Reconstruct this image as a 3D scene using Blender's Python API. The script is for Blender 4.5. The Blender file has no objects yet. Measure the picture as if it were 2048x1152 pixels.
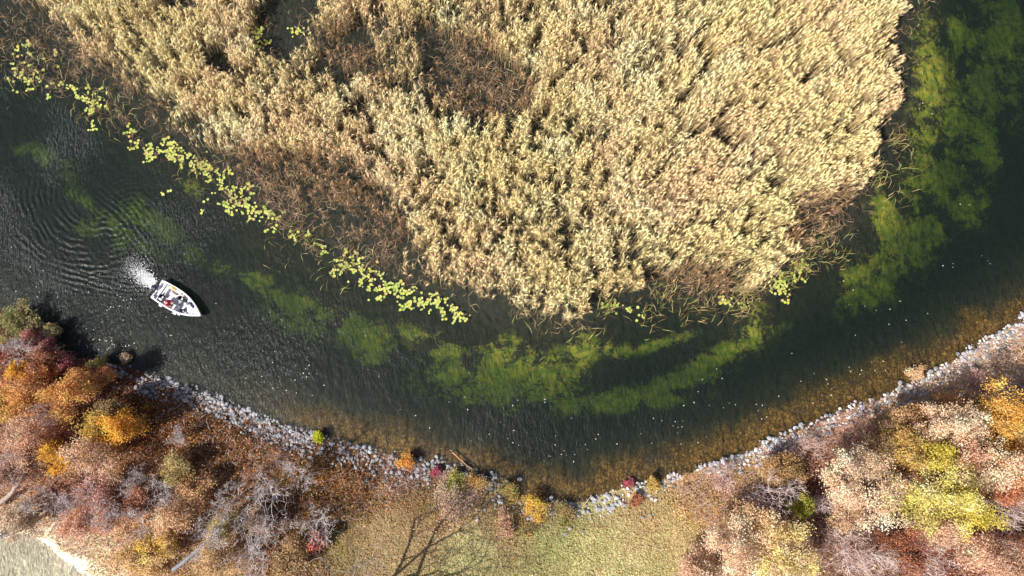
import bpy, math, numpy as np
from mathutils import Vector, Matrix
C = bpy.context.scene
COL = C.collection
R = math.radians
# ---------------------------------------------------------------- camera, light
H = 70.0; FPX = 1384.0; TILT = R(7.6)
cam_d = bpy.data.cameras.new('camera'); cam = bpy.data.objects.new('camera', cam_d); COL.objects.link(cam)
cam_d.sensor_width = 36; cam_d.lens = 36 * FPX / 2048; cam_d.clip_end = 3000
cam.location = (0, 0, H); cam.rotation_euler = (TILT, 0, 0); C.camera = cam
SUN_DIR = Vector((-0.85 * math.cos(R(46)), -0.527 * math.cos(R(46)), math.sin(R(46)))).normalized()
w = bpy.data.worlds.new('World'); C.world = w; w.use_nodes = True
nt = w.node_tree; sky = nt.nodes.new('ShaderNodeTexSky'); sky.sky_type = 'NISHITA'; sky.sun_disc = False
sky.sun_elevation = R(46); sky.sun_rotation = math.atan2(SUN_DIR.x, SUN_DIR.y); sky.air_density = 1.0; sky.dust_density = 1.5
nt.links.new(sky.outputs[0], nt.nodes['Background'].inputs[0]); nt.nodes['Background'].inputs[1].default_value = 0.075
sd = bpy.data.lights.new('sun', 'SUN'); sd.energy = 5.0; sd.angle = R(0.5); sd.color = (1, 0.95, 0.87)
so = bpy.data.objects.new('sun', sd); COL.objects.link(so); so.rotation_euler = SUN_DIR.to_track_quat('Z', 'Y').to_euler(); so.location = SUN_DIR * 100
C.view_settings.view_transform = 'Standard'; C.view_settings.look = 'None'; C.view_settings.exposure = 0.55; C.view_settings.gamma = 1
C.render.engine = 'CYCLES'; C.cycles.max_bounces = 6; C.cycles.transparent_max_bounces = 12

# ---------------------------------------------------------------- helpers
def un(px, py, z=0.0):
    """photo pixel -> world xy on the horizontal plane at height z"""
    px = np.asarray(px, float); py = np.asarray(py, float)
    dx = (px - 1024) / FPX; dy = (576 - py) / FPX
    y = dy * math.cos(TILT) + math.sin(TILT); zz = dy * math.sin(TILT) - math.cos(TILT)
    t = (z - H) / zz
    return np.stack([dx * t, y * t], -1)
def srgb(r, g, b):
    c = np.array([r, g, b], float) / 255
    return np.where(c < 0.04045, c / 12.92, ((c + 0.055) / 1.055) ** 2.4)
def poly(pts, z=0.0):
    p = np.array(pts, float); return un(p[:, 0], p[:, 1], z)
def sdist(P, pg):
    """signed distance to a polygon, positive inside"""
    n = len(pg); d = np.full(len(P), 1e9); ins = np.zeros(len(P), bool)
    for i in range(n):
        a = pg[i]; b = pg[(i + 1) % n]; e = b - a
        q = P - a; t = np.clip((q @ e) / (e @ e), 0, 1)
        d = np.minimum(d, np.hypot(*(q - t[:, None] * e).T))
        c = (a[1] > P[:, 1]) != (b[1] > P[:, 1])
        xx = a[0] + (P[:, 1] - a[1]) * e[0] / (e[1] if abs(e[1]) > 1e-9 else 1e-9)
        ins ^= c & (P[:, 0] < xx)
    return np.where(ins, d, -d)
def ldist(P, line):
    d = np.full(len(P), 1e9); s = np.zeros(len(P)); acc = 0
    for i in range(len(line) - 1):
        a = line[i]; e = line[i + 1] - a; L = np.hypot(*e)
        q = P - a; t = np.clip((q @ e) / (e @ e), 0, 1)
        r = q - t[:, None] * e; dd = np.hypot(*r.T)
        sg = np.sign(e[0] * q[:, 1] - e[1] * q[:, 0])
        m = dd < np.abs(d); d = np.where(m, dd * sg, d); s = np.where(m, acc + t * L, s); acc += L
    return d, s
def vnoise(P, scale, seed=0, octv=3):
    """value noise in 0..1"""
    out = np.zeros(len(P)); amp = 1; tot = 0
    for o in range(octv):
        r = np.random.default_rng(seed * 17 + o); T = r.random((256, 256))
        q = P / scale * (2 ** o) + 100.3; i = np.floor(q).astype(int); f = q - i; f = f * f * (3 - 2 * f)
        x0 = i[:, 0] % 256; x1 = (x0 + 1) % 256; y0 = i[:, 1] % 256; y1 = (y0 + 1) % 256
        v = (T[x0, y0] * (1 - f[:, 0]) + T[x1, y0] * f[:, 0]) * (1 - f[:, 1]) + (T[x0, y1] * (1 - f[:, 0]) + T[x1, y1] * f[:, 0]) * f[:, 1]
        out += v * amp; tot += amp; amp *= 0.55
    return out / tot
def sstep(a, b, x):
    t = np.clip((x - a) / (b - a), 0, 1); return t * t * (3 - 2 * t)
def mesh(name, V, F, col=None, smooth=False):
    """V (n,3); F a list of (m,k) index arrays; col (n,3)"""
    me = bpy.data.meshes.new(name); V = np.asarray(V, np.float32).reshape(-1, 3)
    if not isinstance(F, list): F = [F]
    F = [np.asarray(f) for f in F if len(f)]
    me.vertices.add(len(V)); me.vertices.foreach_set('co', V.ravel())
    nl = sum(f.size for f in F); nf = sum(len(f) for f in F)
    me.loops.add(nl); me.polygons.add(nf)
    me.loops.foreach_set('vertex_index', np.concatenate([f.ravel() for f in F]).astype(np.int32))
    st = []; o = 0
    for f in F:
        st.append(o + np.arange(len(f)) * f.shape[1]); o += f.size
    me.polygons.foreach_set('loop_start', np.concatenate(st).astype(np.int32))
    me.polygons.foreach_set('use_smooth', np.full(nf, smooth))
    me.update(calc_edges=True)
    if col is not None:
        a = me.attributes.new('tint', 'FLOAT_COLOR', 'POINT')
        c = np.ones((len(V), 4), np.float32); c[:, :3] = col; a.data.foreach_set('color', c.ravel())
    return me
def fattr(me, name, v):
    a = me.attributes.new(name, 'FLOAT', 'POINT'); a.data.foreach_set('value', np.asarray(v, np.float32))
def link(name, me, mat, parent=None, loc=(0, 0, 0), rot=(0, 0, 0)):
    o = bpy.data.objects.new(name, me); COL.objects.link(o)
    if me is not None and mat is not None and len(me.materials) == 0: me.materials.append(mat)
    o.location = loc; o.rotation_euler = rot
    if parent is not None: o.parent = parent
    return o
def tag(o, label=None, cat=None, group=None, kind=None):
    if label: o['label'] = label
    if cat: o['category'] = cat
    if group: o['group'] = group
    if kind: o['kind'] = kind
    return o
def unit(v): return v / np.maximum(np.linalg.norm(v, axis=-1, keepdims=True), 1e-9)
def blades(p0, p1, p2, wd, side, col):
    """tapering strips of 5 verts through three points"""
    n = len(p0); s = side * wd[:, None] * 0.5
    V = np.stack([p0 - s * 0.6, p0 + s * 0.6, p1 - s, p1 + s, p2], 1)
    b = np.arange(n)[:, None] * 5
    return V.reshape(-1, 3), b + np.array([0, 1, 3, 2]), b + np.array([2, 3, 4]), np.repeat(col, 5, 0)
class Acc:
    def __init__(s): s.V = []; s.Q = []; s.T = []; s.C = []; s.n = 0
    def add(s, V, Q, T, Cc):
        if Q is not None and len(Q): s.Q.append(Q + s.n)
        if T is not None and len(T): s.T.append(T + s.n)
        s.V.append(V); s.C.append(Cc); s.n += len(V)
    def blades(s, *a):
        s.add(*blades(*a))
    def leaves(s, c, size, col, rng, up=0.6, asp=0.6):
        n = len(c); nrm = unit(rng.normal(size=(n, 3)) + np.array([0, 0, up * 2]))
        u = unit(np.cross(nrm, unit(rng.normal(size=(n, 3))))); v = np.cross(nrm, u)
        sz = size[:, None] * 0.5
        V = np.stack([c - u * sz, c - v * sz * asp + u * sz * .15, c + u * sz, c + v * sz * asp + u * sz * .15], 1).reshape(-1, 3)
        s.add(V, np.arange(n)[:, None] * 4 + np.arange(4), None, np.repeat(col, 4, 0))
    def tubes(s, A, B, ra, rb, col, k=4):
        n = len(A); d = unit(B - A); h = np.where(np.abs(d[:, 2:3]) < 0.9, np.array([[0, 0, 1.]]), np.array([[1., 0, 0]]))
        u = unit(np.cross(d, h)); v = np.cross(d, u); an = np.arange(k) / k * 2 * np.pi
        ring = u[:, None] * np.cos(an)[None, :, None] + v[:, None] * np.sin(an)[None, :, None]
        V = np.concatenate([A[:, None] + ring * ra[:, None, None], B[:, None] + ring * rb[:, None, None]], 1).reshape(-1, 3)
        i = np.arange(k); q = np.stack([i, (i + 1) % k, (i + 1) % k + k, i + k], -1)
        s.add(V, (np.arange(n)[:, None, None] * 2 * k + q[None]).reshape(-1, 4), None, np.repeat(col, 2 * k, 0))
    def mesh(s, name, smooth=False):
        F = []
        if s.Q: F.append(np.concatenate(s.Q))
        if s.T: F.append(np.concatenate(s.T))
        return mesh(name, np.concatenate(s.V), F, np.concatenate(s.C), smooth)
# ---- materials
def newmat(name):
    m = bpy.data.materials.new(name); m.use_nodes = True; m.node_tree.nodes.clear()
    out = m.node_tree.nodes.new('ShaderNodeOutputMaterial'); return m, m.node_tree, out
def N(nt, t, **kw):
    n = nt.nodes.new(t)
    for k, v in kw.items():
        if k.startswith('i_'):
            key = k[2:]; key = int(key) if key.isdigit() else key.replace('_', ' ')
            n.inputs[key].default_value = v
        else: setattr(n, k, v)
    return n
def L(nt, a, b): nt.links.new(a, b)
def mat_leaf(name, trans=0.3):
    m, nt, out = newmat(name)
    at = N(nt, 'ShaderNodeAttribute', attribute_name='tint')
    d = N(nt, 'ShaderNodeBsdfDiffuse'); t = N(nt, 'ShaderNodeBsdfTranslucent'); mx = N(nt, 'ShaderNodeMixShader'); mx.inputs[0].default_value = trans
    L(nt, at.outputs['Color'], d.inputs[0]); L(nt, at.outputs['Color'], t.inputs[0])
    L(nt, d.outputs[0], mx.inputs[1]); L(nt, t.outputs[0], mx.inputs[2]); L(nt, mx.outputs[0], out.inputs[0]); return m
def mat_plain(name, col, rough=0.5, metal=0.0, noise=0.0, scale=20, attr=False, bump=0.0, spec=0.4, rand=0.0):
    m, nt, out = newmat(name); p = N(nt, 'ShaderNodeBsdfPrincipled')
    p.inputs['Roughness'].default_value = rough; p.inputs['Metallic'].default_value = metal; p.inputs['Specular IOR Level'].default_value = spec
    L(nt, p.outputs[0], out.inputs[0])
    if attr: src = N(nt, 'ShaderNodeAttribute', attribute_name='tint').outputs['Color']
    else: src = N(nt, 'ShaderNodeRGB'); src.outputs[0].default_value = (*col, 1); src = src.outputs[0]
    tc = N(nt, 'ShaderNodeTexCoord'); nz = N(nt, 'ShaderNodeTexNoise', i_Scale=scale, i_Detail=5.0); L(nt, tc.outputs['Object'], nz.inputs['Vector'])
    mr = N(nt, 'ShaderNodeMapRange'); mr.inputs[3].default_value = 1 - noise; mr.inputs[4].default_value = 1 + noise
    L(nt, nz.outputs['Fac'], mr.inputs[0]); mr.inputs[1].default_value = .25; mr.inputs[2].default_value = .75
    val = mr.outputs[0]
    if rand:
        oi = N(nt, 'ShaderNodeObjectInfo'); r2 = N(nt, 'ShaderNodeMapRange'); r2.inputs[3].default_value = 1 - rand; r2.inputs[4].default_value = 1 + rand
        L(nt, oi.outputs['Random'], r2.inputs[0]); mm = N(nt, 'ShaderNodeMath', operation='MULTIPLY'); L(nt, val, mm.inputs[0]); L(nt, r2.outputs[0], mm.inputs[1]); val = mm.outputs[0]
    vm = N(nt, 'ShaderNodeVectorMath', operation='SCALE'); L(nt, src, vm.inputs[0]); L(nt, val, vm.inputs['Scale']); L(nt, vm.outputs[0], p.inputs['Base Color'])
    if bump:
        b = N(nt, 'ShaderNodeBump', i_Strength=bump, i_Distance=0.02); L(nt, nz.outputs['Fac'], b.inputs['Height']); L(nt, b.outputs[0], p.inputs['Normal'])
    return m
M_LEAF = mat_leaf('autumn_foliage', 0.3); M_REED = mat_leaf('dry_reed', 0.16)
M_BARK = mat_plain('bark', (.3, .27, .25), .9, attr=True, noise=.25, scale=6, spec=.1)
M_STONE = mat_plain('pale_stone', (.31, .31, .33), .85, noise=.35, scale=3, spec=.2, rand=.42)
M_STONEA = mat_plain('pale_stone_mix', (.5, .5, .5), .85, noise=.25, scale=3, attr=True, spec=.2)
M_PAD = mat_plain('lily_leaf', (.3, .36, .06), .5, attr=True, noise=.15, scale=2)

# ---------------------------------------------------------------- layout (traced in photo pixels, laid on the ground)
BANK = [(-420, 470), (-160, 560), (0, 622), (45, 650), (95, 690), (150, 712), (210, 722), (260, 732), (330, 760), (400, 788), (450, 802), (520, 838), (600, 864), (650, 876),
        (700, 890), (760, 905), (850, 927), (930, 945), (990, 965), (1040, 992), (1090, 1003), (1150, 1003), (1185, 1000), (1230, 977), (1290, 970), (1350, 950), (1430, 930),
        (1500, 903), (1560, 876), (1640, 842), (1700, 818), (1780, 788), (1850, 755), (1920, 715), (1980, 677), (2048, 640), (2200, 550), (2600, 350)]
LAND = poly(BANK + [(2600, 2600), (-420, 2600)])
BANKW = poly(BANK)
POND = poly([(-700, 980), (-60, 1060), (0, 1076), (50, 1066), (92, 1088), (130, 1118), (180, 1150), (235, 1205), (400, 1500), (-700, 1500)])
ISLE_PX = [(-300, -250), (-120, -90), (20, 10), (90, 40), (130, 110), (210, 175), (290, 225), (360, 285), (430, 335), (490, 385), (550, 425), (610, 455), (680, 495), (740, 530), (820, 560), (890, 590),
           (950, 612), (1030, 625), (1100, 640), (1180, 632), (1205, 600), (1250, 580), (1310, 572), (1350, 580), (1400, 592), (1460, 600), (1500, 592), (1560, 550), (1620, 512), (1685, 465),
           (1722, 415), (1735, 370), (1770, 315), (1788, 250), (1815, 195), (1826, 120), (1808, 65), (1832, 0), (1850, -120), (1900, -300)]
ISLE = poly(ISLE_PX)
def el(P, cx, cy, rx, ry, ang):
    """soft ellipse: 1 at centre, 0 at its rim (px units, laid on the ground)"""
    c = un(cx, cy); s = 0.0510; a = R(-ang); q = P - c
    u = q[:, 0] * math.cos(a) + q[:, 1] * math.sin(a); v = -q[:, 0] * math.sin(a) + q[:, 1] * math.cos(a)
    return 1 - np.hypot(u / (rx * s), v / (ry * s))
ALGAE = [(1880, 150, 70, 170, 0), (2030, 60, 70, 200, 0), (1930, 210, 110, 90, 0), (1960, 400, 80, 60, 0), (1740, 560, 70, 50, -30), (580, 640, 90, 30, 20), (1050, 740, 140, 60, 5), (700, 660, 80, 40, 30), (1870, 90, 30, 90, 0), (1995, 140, 60, 150, 0), (1960, 60, 70, 70, 0), (1895, 350, 110, 90, -30), (1830, 480, 150, 80, -45), (1790, 540, 130, 60, -40), (1790, 430, 60, 70, -20), (2000, 280, 50, 80, 0), (1870, 265, 60, 40, 0),
         (1460, 705, 130, 24, -24), (1520, 655, 50, 50, -50), (1330, 685, 85, 16, -17), (1135, 745, 60, 32, 0), (1010, 715, 80, 50, 0), (1090, 785, 130, 34, 0), (895, 702, 90, 24, 5), (980, 770, 190, 60, 10),
         (740, 690, 55, 55, 30), (650, 632, 50, 26, 10), (605, 600, 40, 28, 0), (545, 590, 60, 25, 30), (500, 555, 60, 26, 30), (430, 530, 40, 24, 30), (170, 405, 160, 20, 33), (235, 455, 120, 22, 35), (270, 430, 90, 40, 30),
         (150, 440, 40, 28, 0), (105, 340, 30, 22, 0), (60, 300, 80, 30, 20), (220, 480, 28, 30, 0), (320, 460, 40, 28, 20), (370, 505, 50, 30, 20), (375, 370, 40, 20, 30), (1380, 760, 120, 26, -12), (1240, 800, 190, 30, -5), (840, 670, 60, 30, 20), (1240, 700, 40, 20, 0), (1170, 700, 40, 40, 0)]
CTRL = [(60, 700, 120, 62, 50, 1.), (300, 830, 118, 74, 46, .7), (450, 900, 124, 84, 54, .6), (600, 940, 134, 96, 58, .5), (650, 1000, 124, 88, 58, .45), (560, 1100, 122, 84, 60, .6), (700, 950, 130, 92, 62, .35),
        (680, 1090, 150, 130, 90, .16), (1330, 1110, 176, 166, 116, .1), (790, 1080, 158, 138, 102, .1), (850, 1000, 138, 112, 78, .12), (950, 1100, 176, 168, 120, .08), (900, 1000, 180, 150, 125, .3), (1000, 1050, 155, 135, 98, .12), (1100, 1060, 156, 156, 104, .1),
        (1200, 1080, 180, 172, 120, .08), (1250, 1130, 184, 174, 126, .08), (1300, 1030, 178, 156, 112, .12), (1400, 1000, 185, 152, 104, .3), (1350, 1080, 182, 164, 118, .15), (1450, 950, 190, 152, 132, .5), (1560, 900, 180, 146, 124, .6),
        (1700, 850, 182, 142, 118, .6), (1850, 790, 186, 154, 124, .6), (1980, 720, 192, 164, 138, .6), (1640, 960, 112, 62, 46, .5), (1800, 860, 176, 134, 88, .6), (1900, 1080, 122, 66, 46, .5), (2000, 900, 152, 102, 62, .6),
        (1700, 1080, 132, 102, 86, .6), (1500, 1100, 182, 152, 112, .5), (150, 980, 152, 108, 88, .6), (300, 1050, 186, 146, 112, .6), (100, 850, 146, 88, 60, .7), (420, 1000, 172, 130, 92, .6), (180, 1105, 205, 182, 150, .25), (100, 1065, 205, 180, 150, .25), (450, 1120, 180, 150, 112, .5),
        (820, 945, 150, 115, 95, .4), (1080, 1030, 150, 125, 80, .3), (560, 890, 140, 108, 92, .4), (230, 760, 108, 62, 46, .6), (1480, 880 + 60, 176, 146, 96, .4)]
CP = un([c[0] for c in CTRL], [c[1] for c in CTRL], 1.0); CC = np.array([srgb(*c[2:5]) for c in CTRL]); CC = CC * np.where(np.array([c[0] for c in CTRL]) < 260, 1.3, np.where(np.array([c[0] for c in CTRL]) < 720, 1.05, 1.22))[:, None]; CH = np.array([c[5] for c in CTRL])  # extra gain on the far-left points puts haze into the land colours
def landcol(P):
    d = ((P[:, None] - CP[None]) ** 2).sum(-1) + 0.3; wt = d ** -2; wt /= wt.sum(1, keepdims=True)
    return wt @ CC, wt @ CH
def gz(P):
    """ground height"""
    s = sdist(P, LAND); pd = sdist(P, POND); i = sdist(P, ISLE)
    z = np.where(s > 0, sstep(0, 3.2, s) * 1.0 + np.minimum(s, 40) * .012, -0.06 - sstep(0, 5, -s) * 0.95 - sstep(3.5, 9, -s) * 1.6)
    zi = np.where(i > 0, -0.12 + 0.15 * (vnoise(P, 3, 5) - .5), -0.12 - sstep(0, 2.5, -i) * .8 - sstep(2, 9, -i) * 1.5)
    z = np.where(s > 0, z, np.maximum(z, zi))
    pz = np.where(pd > 0, -0.04 - np.minimum(pd * .04, .2), np.minimum(-pd * .35, 1.2)); z = np.where(s > 0, np.minimum(z, pz), z)
    return z + np.where(s > 1, .15 * (vnoise(P, 2.5, 9) - .5), 0.03 * (vnoise(P, 1.2, 9) - .5))

# ---------------------------------------------------------------- ground and river bed: one sheet
def axis(a, b, st, far):
    m = np.arange(a, b, st); o = np.geomspace(2, far, 22)
    return np.concatenate([a - o[::-1], m, m[-1] + o])
def grid(xs, ys):
    X, Y = np.meshgrid(xs, ys); nx = len(xs); ny = len(ys)
    i = np.arange(nx * ny).reshape(ny, nx); F = np.stack([i[:-1, :-1], i[:-1, 1:], i[1:, 1:], i[1:, :-1]], -1).reshape(-1, 4)
    return np.stack([X.ravel(), Y.ravel()], -1), F
P, F = grid(axis(-62, 62, .28, 600), axis(-34, 52, .28, 600))
Z = gz(P); s = sdist(P, LAND); pd = sdist(P, POND); ii = sdist(P, ISLE)
alg = np.zeros(len(P))
for e in ALGAE: alg = np.maximum(alg, 1 - (1 - el(P, *e)) / 1.25)
col, hh = landcol(P)
under = s <= 0
mud = np.array([.045, .04, .028]); pale = srgb(235, 225, 200); sand = np.array([.86, .76, .58])  # sand lightened so the bed colour carries sun glare on the pond
shallow = sstep(4.2, 1.4, -s + (vnoise(P, 2.5, 3) - .5) * 3.5) * sstep(-31, -14, P[:, 0])
ground_col = np.where(under[:, None], mud, col * (0.55 + 0.35 * vnoise(P, .8, 21))[:, None])
pk = sstep(-1.8, -.7, pd + (vnoise(P, 1.5, 91) - .5) * 1.6) * (pd < .4); ground_col = ground_col * (1 - pk[:, None]) + pale * pk[:, None]
ground_col = np.where((pd > .4)[:, None], sand, ground_col)
Z = np.where(under, Z + np.clip(alg * 1.3, 0, 1) * .75 * (.4 + .6 * vnoise(P, 1.2, 4)), Z)
Z = np.where(under & (s < -.3), np.minimum(Z, -.12 - .2 * (ii < 0)), Z)
me = mesh('ground', np.column_stack([P, Z]), F, ground_col, True)
fattr(me, 'algae', np.where(under, alg, -1)); fattr(me, 'cobble', np.where(under, shallow, 0)); fattr(me, 'depth', np.where(under, 1, 0)); fattr(me, 'isle', sstep(-1, .5, ii))
m, nt, out = newmat('ground_cover'); p = N(nt, 'ShaderNodeBsdfPrincipled'); p.inputs['Roughness'].default_value = .95; p.inputs['Specular IOR Level'].default_value = .1; L(nt, p.outputs[0], out.inputs[0])
ge = N(nt, 'ShaderNodeNewGeometry'); at = lambda n: N(nt, 'ShaderNodeAttribute', attribute_name=n)
n1 = N(nt, 'ShaderNodeTexNoise', i_Scale=1.6, i_Detail=6.0, i_Roughness=.65); L(nt, ge.outputs['Position'], n1.inputs['Vector'])
n2 = N(nt, 'ShaderNodeTexNoise', i_Scale=.42, i_Detail=9.0, i_Roughness=.72, i_Distortion=.5); L(nt, ge.outputs['Position'], n2.inputs['Vector'])
mr = N(nt, 'ShaderNodeMapRange'); mr.inputs[1].default_value = .3; mr.inputs[2].default_value = .7; mr.inputs[3].default_value = .6; mr.inputs[4].default_value = 1.35; L(nt, n1.outputs['Fac'], mr.inputs[0])
vs = N(nt, 'ShaderNodeVectorMath', operation='SCALE'); L(nt, at('tint').outputs['Color'], vs.inputs[0]); L(nt, mr.outputs[0], vs.inputs['Scale'])
# cobbles under shallow water
nd = N(nt, 'ShaderNodeTexNoise', i_Scale=1.2, i_Detail=4.0); L(nt, ge.outputs['Position'], nd.inputs['Vector']); ndv = N(nt, 'ShaderNodeVectorMath', operation='MULTIPLY_ADD'); L(nt, nd.outputs['Color'], ndv.inputs[0]); ndv.inputs[1].default_value = (.7, .7, .7); L(nt, ge.outputs['Position'], ndv.inputs[2])
vo = N(nt, 'ShaderNodeTexVoronoi', feature='DISTANCE_TO_EDGE', i_Scale=3.4, i_Randomness=1.0); L(nt, ndv.outputs[0], vo.inputs['Vector'])
vc = N(nt, 'ShaderNodeTexVoronoi', i_Scale=3.4, i_Randomness=1.0); L(nt, ndv.outputs[0], vc.inputs['Vector'])
cr = N(nt, 'ShaderNodeMapRange'); cr.inputs[1].default_value = .02; cr.inputs[2].default_value = .16; cr.inputs[3].default_value = 0.3; cr.inputs[4].default_value = 1; L(nt, vo.outputs['Distance'], cr.inputs[0])
sep = N(nt, 'ShaderNodeSeparateColor'); L(nt, vc.outputs['Color'], sep.inputs[0])
cv = N(nt, 'ShaderNodeMix', data_type='RGBA'); cv.inputs[6].default_value = (.18, .08, .018, 1); cv.inputs[7].default_value = (.42, .23, .06, 1); L(nt, sep.outputs[0], cv.inputs[0])
cs = N(nt, 'ShaderNodeVectorMath', operation='SCALE'); L(nt, cv.outputs[2], cs.inputs[0]); L(nt, cr.outputs[0], cs.inputs['Scale'])
mx1 = N(nt, 'ShaderNodeMix', data_type='RGBA'); L(nt, at('cobble').outputs['Fac'], mx1.inputs[0]); L(nt, vs.outputs[0], mx1.inputs[6]); L(nt, cs.outputs[0], mx1.inputs[7])
# weed patches
ad = N(nt, 'ShaderNodeMath', operation='MULTIPLY_ADD'); L(nt, n2.outputs['Fac'], ad.inputs[0]); ad.inputs[1].default_value = 7.5
al2 = N(nt, 'ShaderNodeMath', operation='MULTIPLY'); L(nt, at('algae').outputs['Fac'], al2.inputs[0]); al2.inputs[1].default_value = 1.7; L(nt, al2.outputs[0], ad.inputs[2])
n3 = N(nt, 'ShaderNodeTexNoise', i_Scale=2.6, i_Detail=6.0, i_Roughness=.7, i_Distortion=1.2); L(nt, ge.outputs['Position'], n3.inputs['Vector']); ad3 = N(nt, 'ShaderNodeMath', operation='MULTIPLY_ADD'); L(nt, n3.outputs['Fac'], ad3.inputs[0]); ad3.inputs[1].default_value = 3.2; L(nt, ad.outputs[0], ad3.inputs[2]); ad = ad3
am = N(nt, 'ShaderNodeMapRange'); am.inputs[1].default_value = 5.85; am.inputs[2].default_value = 6.6; L(nt, ad.outputs[0], am.inputs[0])
gm = N(nt, 'ShaderNodeMath', operation='GREATER_THAN'); L(nt, at('algae').outputs['Fac'], gm.inputs[0]); gm.inputs[1].default_value = 0.0
gsm = N(nt, 'ShaderNodeMapRange'); gsm.inputs[1].default_value = 0; gsm.inputs[2].default_value = .45; L(nt, at('algae').outputs['Fac'], gsm.inputs[0])
a2 = N(nt, 'ShaderNodeMath', operation='MULTIPLY'); L(nt, am.outputs[0], a2.inputs[0]); L(nt, gsm.outputs[0], a2.inputs[1])
ac = N(nt, 'ShaderNodeMix', data_type='RGBA'); ac.inputs[6].default_value = (.18, .25, .03, 1); ac.inputs[7].default_value = (.52, .42, .06, 1)
am2 = N(nt, 'ShaderNodeMapRange'); am2.inputs[1].default_value = .4; am2.inputs[2].default_value = .62; L(nt, n1.outputs['Fac'], am2.inputs[0]); L(nt, am2.outputs[0], ac.inputs[0])
mx2 = N(nt, 'ShaderNodeMix', data_type='RGBA'); L(nt, a2.outputs[0], mx2.inputs[0]); L(nt, mx1.outputs[2], mx2.inputs[6]); L(nt, ac.outputs[2], mx2.inputs[7])
L(nt, mx2.outputs[2], p.inputs['Base Color'])
bp = N(nt, 'ShaderNodeBump', i_Strength=.7, i_Distance=.15); L(nt, n1.outputs['Fac'], bp.inputs['Height']); L(nt, bp.outputs[0], p.inputs['Normal'])
tag(link('ground', me, m), kind='structure')

# ---------------------------------------------------------------- water, with the boat's wake as real waves
BOAT = un(316, 578, .3); BANG = R(-30.6)
x0, y0 = un(-40, 620); x1, y1 = un(345, 330)
def axis2(a, b, st, lo, hi, st2):
    return np.concatenate([[-600, -200, -100], np.arange(lo, a, st2), np.arange(a, b, st), np.arange(b, hi, st2), [100, 200, 600]])
P, F = grid(axis2(x0, x1, .075, -70, 70, 1.5), axis2(y0, y1, .075, -45, 60, 1.5))
arm1 = poly([(313, 572), (302, 529), (285, 491), (252, 440), (200, 392), (120, 330)]); arm2 = poly([(311, 580), (262, 578), (200, 568), (130, 548), (70, 525), (0, 480), (-60, 430)])
wz = np.zeros(len(P))
fade = sstep(x0, x0 + 2, P[:, 0]) * sstep(x1, x1 - 1, P[:, 0]) * sstep(y0, y0 + 1.5, P[:, 1]) * sstep(y1, y1 - 2, P[:, 1])
for ar, sg in ((arm1, 1), (arm2, -1)):
    d, sl = ldist(P, ar); wob = (vnoise(P, 1.5, 31) - .5) * .5
    q = d + wob
    env = np.exp(-(np.clip(d * 1, -9, 9) / (.5 + sl * .11)) ** 2) * sstep(0, 1.5, sl) * (1 / (1 + sl * .13))
    cut = sstep(14, 7, sl)
    wz += .05 * np.cos(q * 2 * np.pi / (.42 + sl * .012)) * env * cut
cc = un(196, 378); rr = np.hypot(*(P - cc).T) + (vnoise(P, 2.2, 33) - .5) * 1.1
ang = np.arctan2(*(P - cc).T[::-1]); ins = sstep(2.0, 4.5, rr) * sstep(12.5, 8.5, rr) * np.clip(-np.sin(ang) * .8 - np.cos(ang) * .6 + .25, 0, 1)
wz += .018 * np.cos(rr * 2 * np.pi / .62) * ins * sstep(.3, .7, vnoise(P, 1.6, 37)) * 1.5
c2 = un(262, 440); r2 = np.hypot(*(P - c2).T) + (vnoise(P, 1.2, 35) - .5) * .6; wz += .012 * np.cos(r2 * 2 * np.pi / .5) * sstep(6.5, 3.5, r2) * (vnoise(P, 1.5, 38))
jet = np.exp(-((P - un(280, 548)) ** 2).sum(1) / 2.0) ; wz += .10 * jet * (vnoise(P, .32, 36, 4) - .5)
me = mesh('river', np.column_stack([P, wz * fade]), F, None, True)
fattr(me, 'calm', (1 - .6 * sstep(-5, 0, sdist(P, ISLE))) * (.4 + 1.0 * sstep(-12, -36, P[:, 0])) + 1.6 * sstep(-1, 0, sdist(P, POND)))
fattr(me, 'lake', sstep(-2, 0, sdist(P, POND)))
m, nt, out = newmat('river_water'); ge = N(nt, 'ShaderNodeNewGeometry')
def mapped(rot, sc):
    mp = N(nt, 'ShaderNodeMapping'); mp.inputs['Rotation'].default_value = (0, 0, R(rot)); mp.inputs['Scale'].default_value = sc; L(nt, ge.outputs['Position'], mp.inputs['Vector']); return mp.outputs[0]
w1 = N(nt, 'ShaderNodeTexNoise', i_Scale=1.0, i_Detail=4.0, i_Roughness=.6, i_Distortion=.6); L(nt, mapped(-60, (4.2, 1.5, 1)), w1.inputs['Vector'])
w2 = N(nt, 'ShaderNodeTexNoise', i_Scale=1.0, i_Detail=2.0, i_Roughness=.5); L(nt, mapped(35, (1.3, .7, 1)), w2.inputs['Vector'])
w3 = N(nt, 'ShaderNodeTexNoise', i_Scale=.09, i_Detail=3.0); L(nt, ge.outputs['Position'], w3.inputs['Vector'])
ws = N(nt, 'ShaderNodeMapRange'); ws.inputs[1].default_value = .42; ws.inputs[2].default_value = .6; ws.inputs[3].default_value = .15; ws.inputs[4].default_value = .9; L(nt, w3.outputs['Fac'], ws.inputs[0])
b1 = N(nt, 'ShaderNodeBump', i_Distance=.19); wa = N(nt, 'ShaderNodeAttribute', attribute_name='calm'); wm = N(nt, 'ShaderNodeMath', operation='MULTIPLY'); L(nt, ws.outputs[0], wm.inputs[0]); L(nt, wa.outputs['Fac'], wm.inputs[1]); L(nt, wm.outputs[0], b1.inputs['Strength']); L(nt, w1.outputs['Fac'], b1.inputs['Height'])
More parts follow.
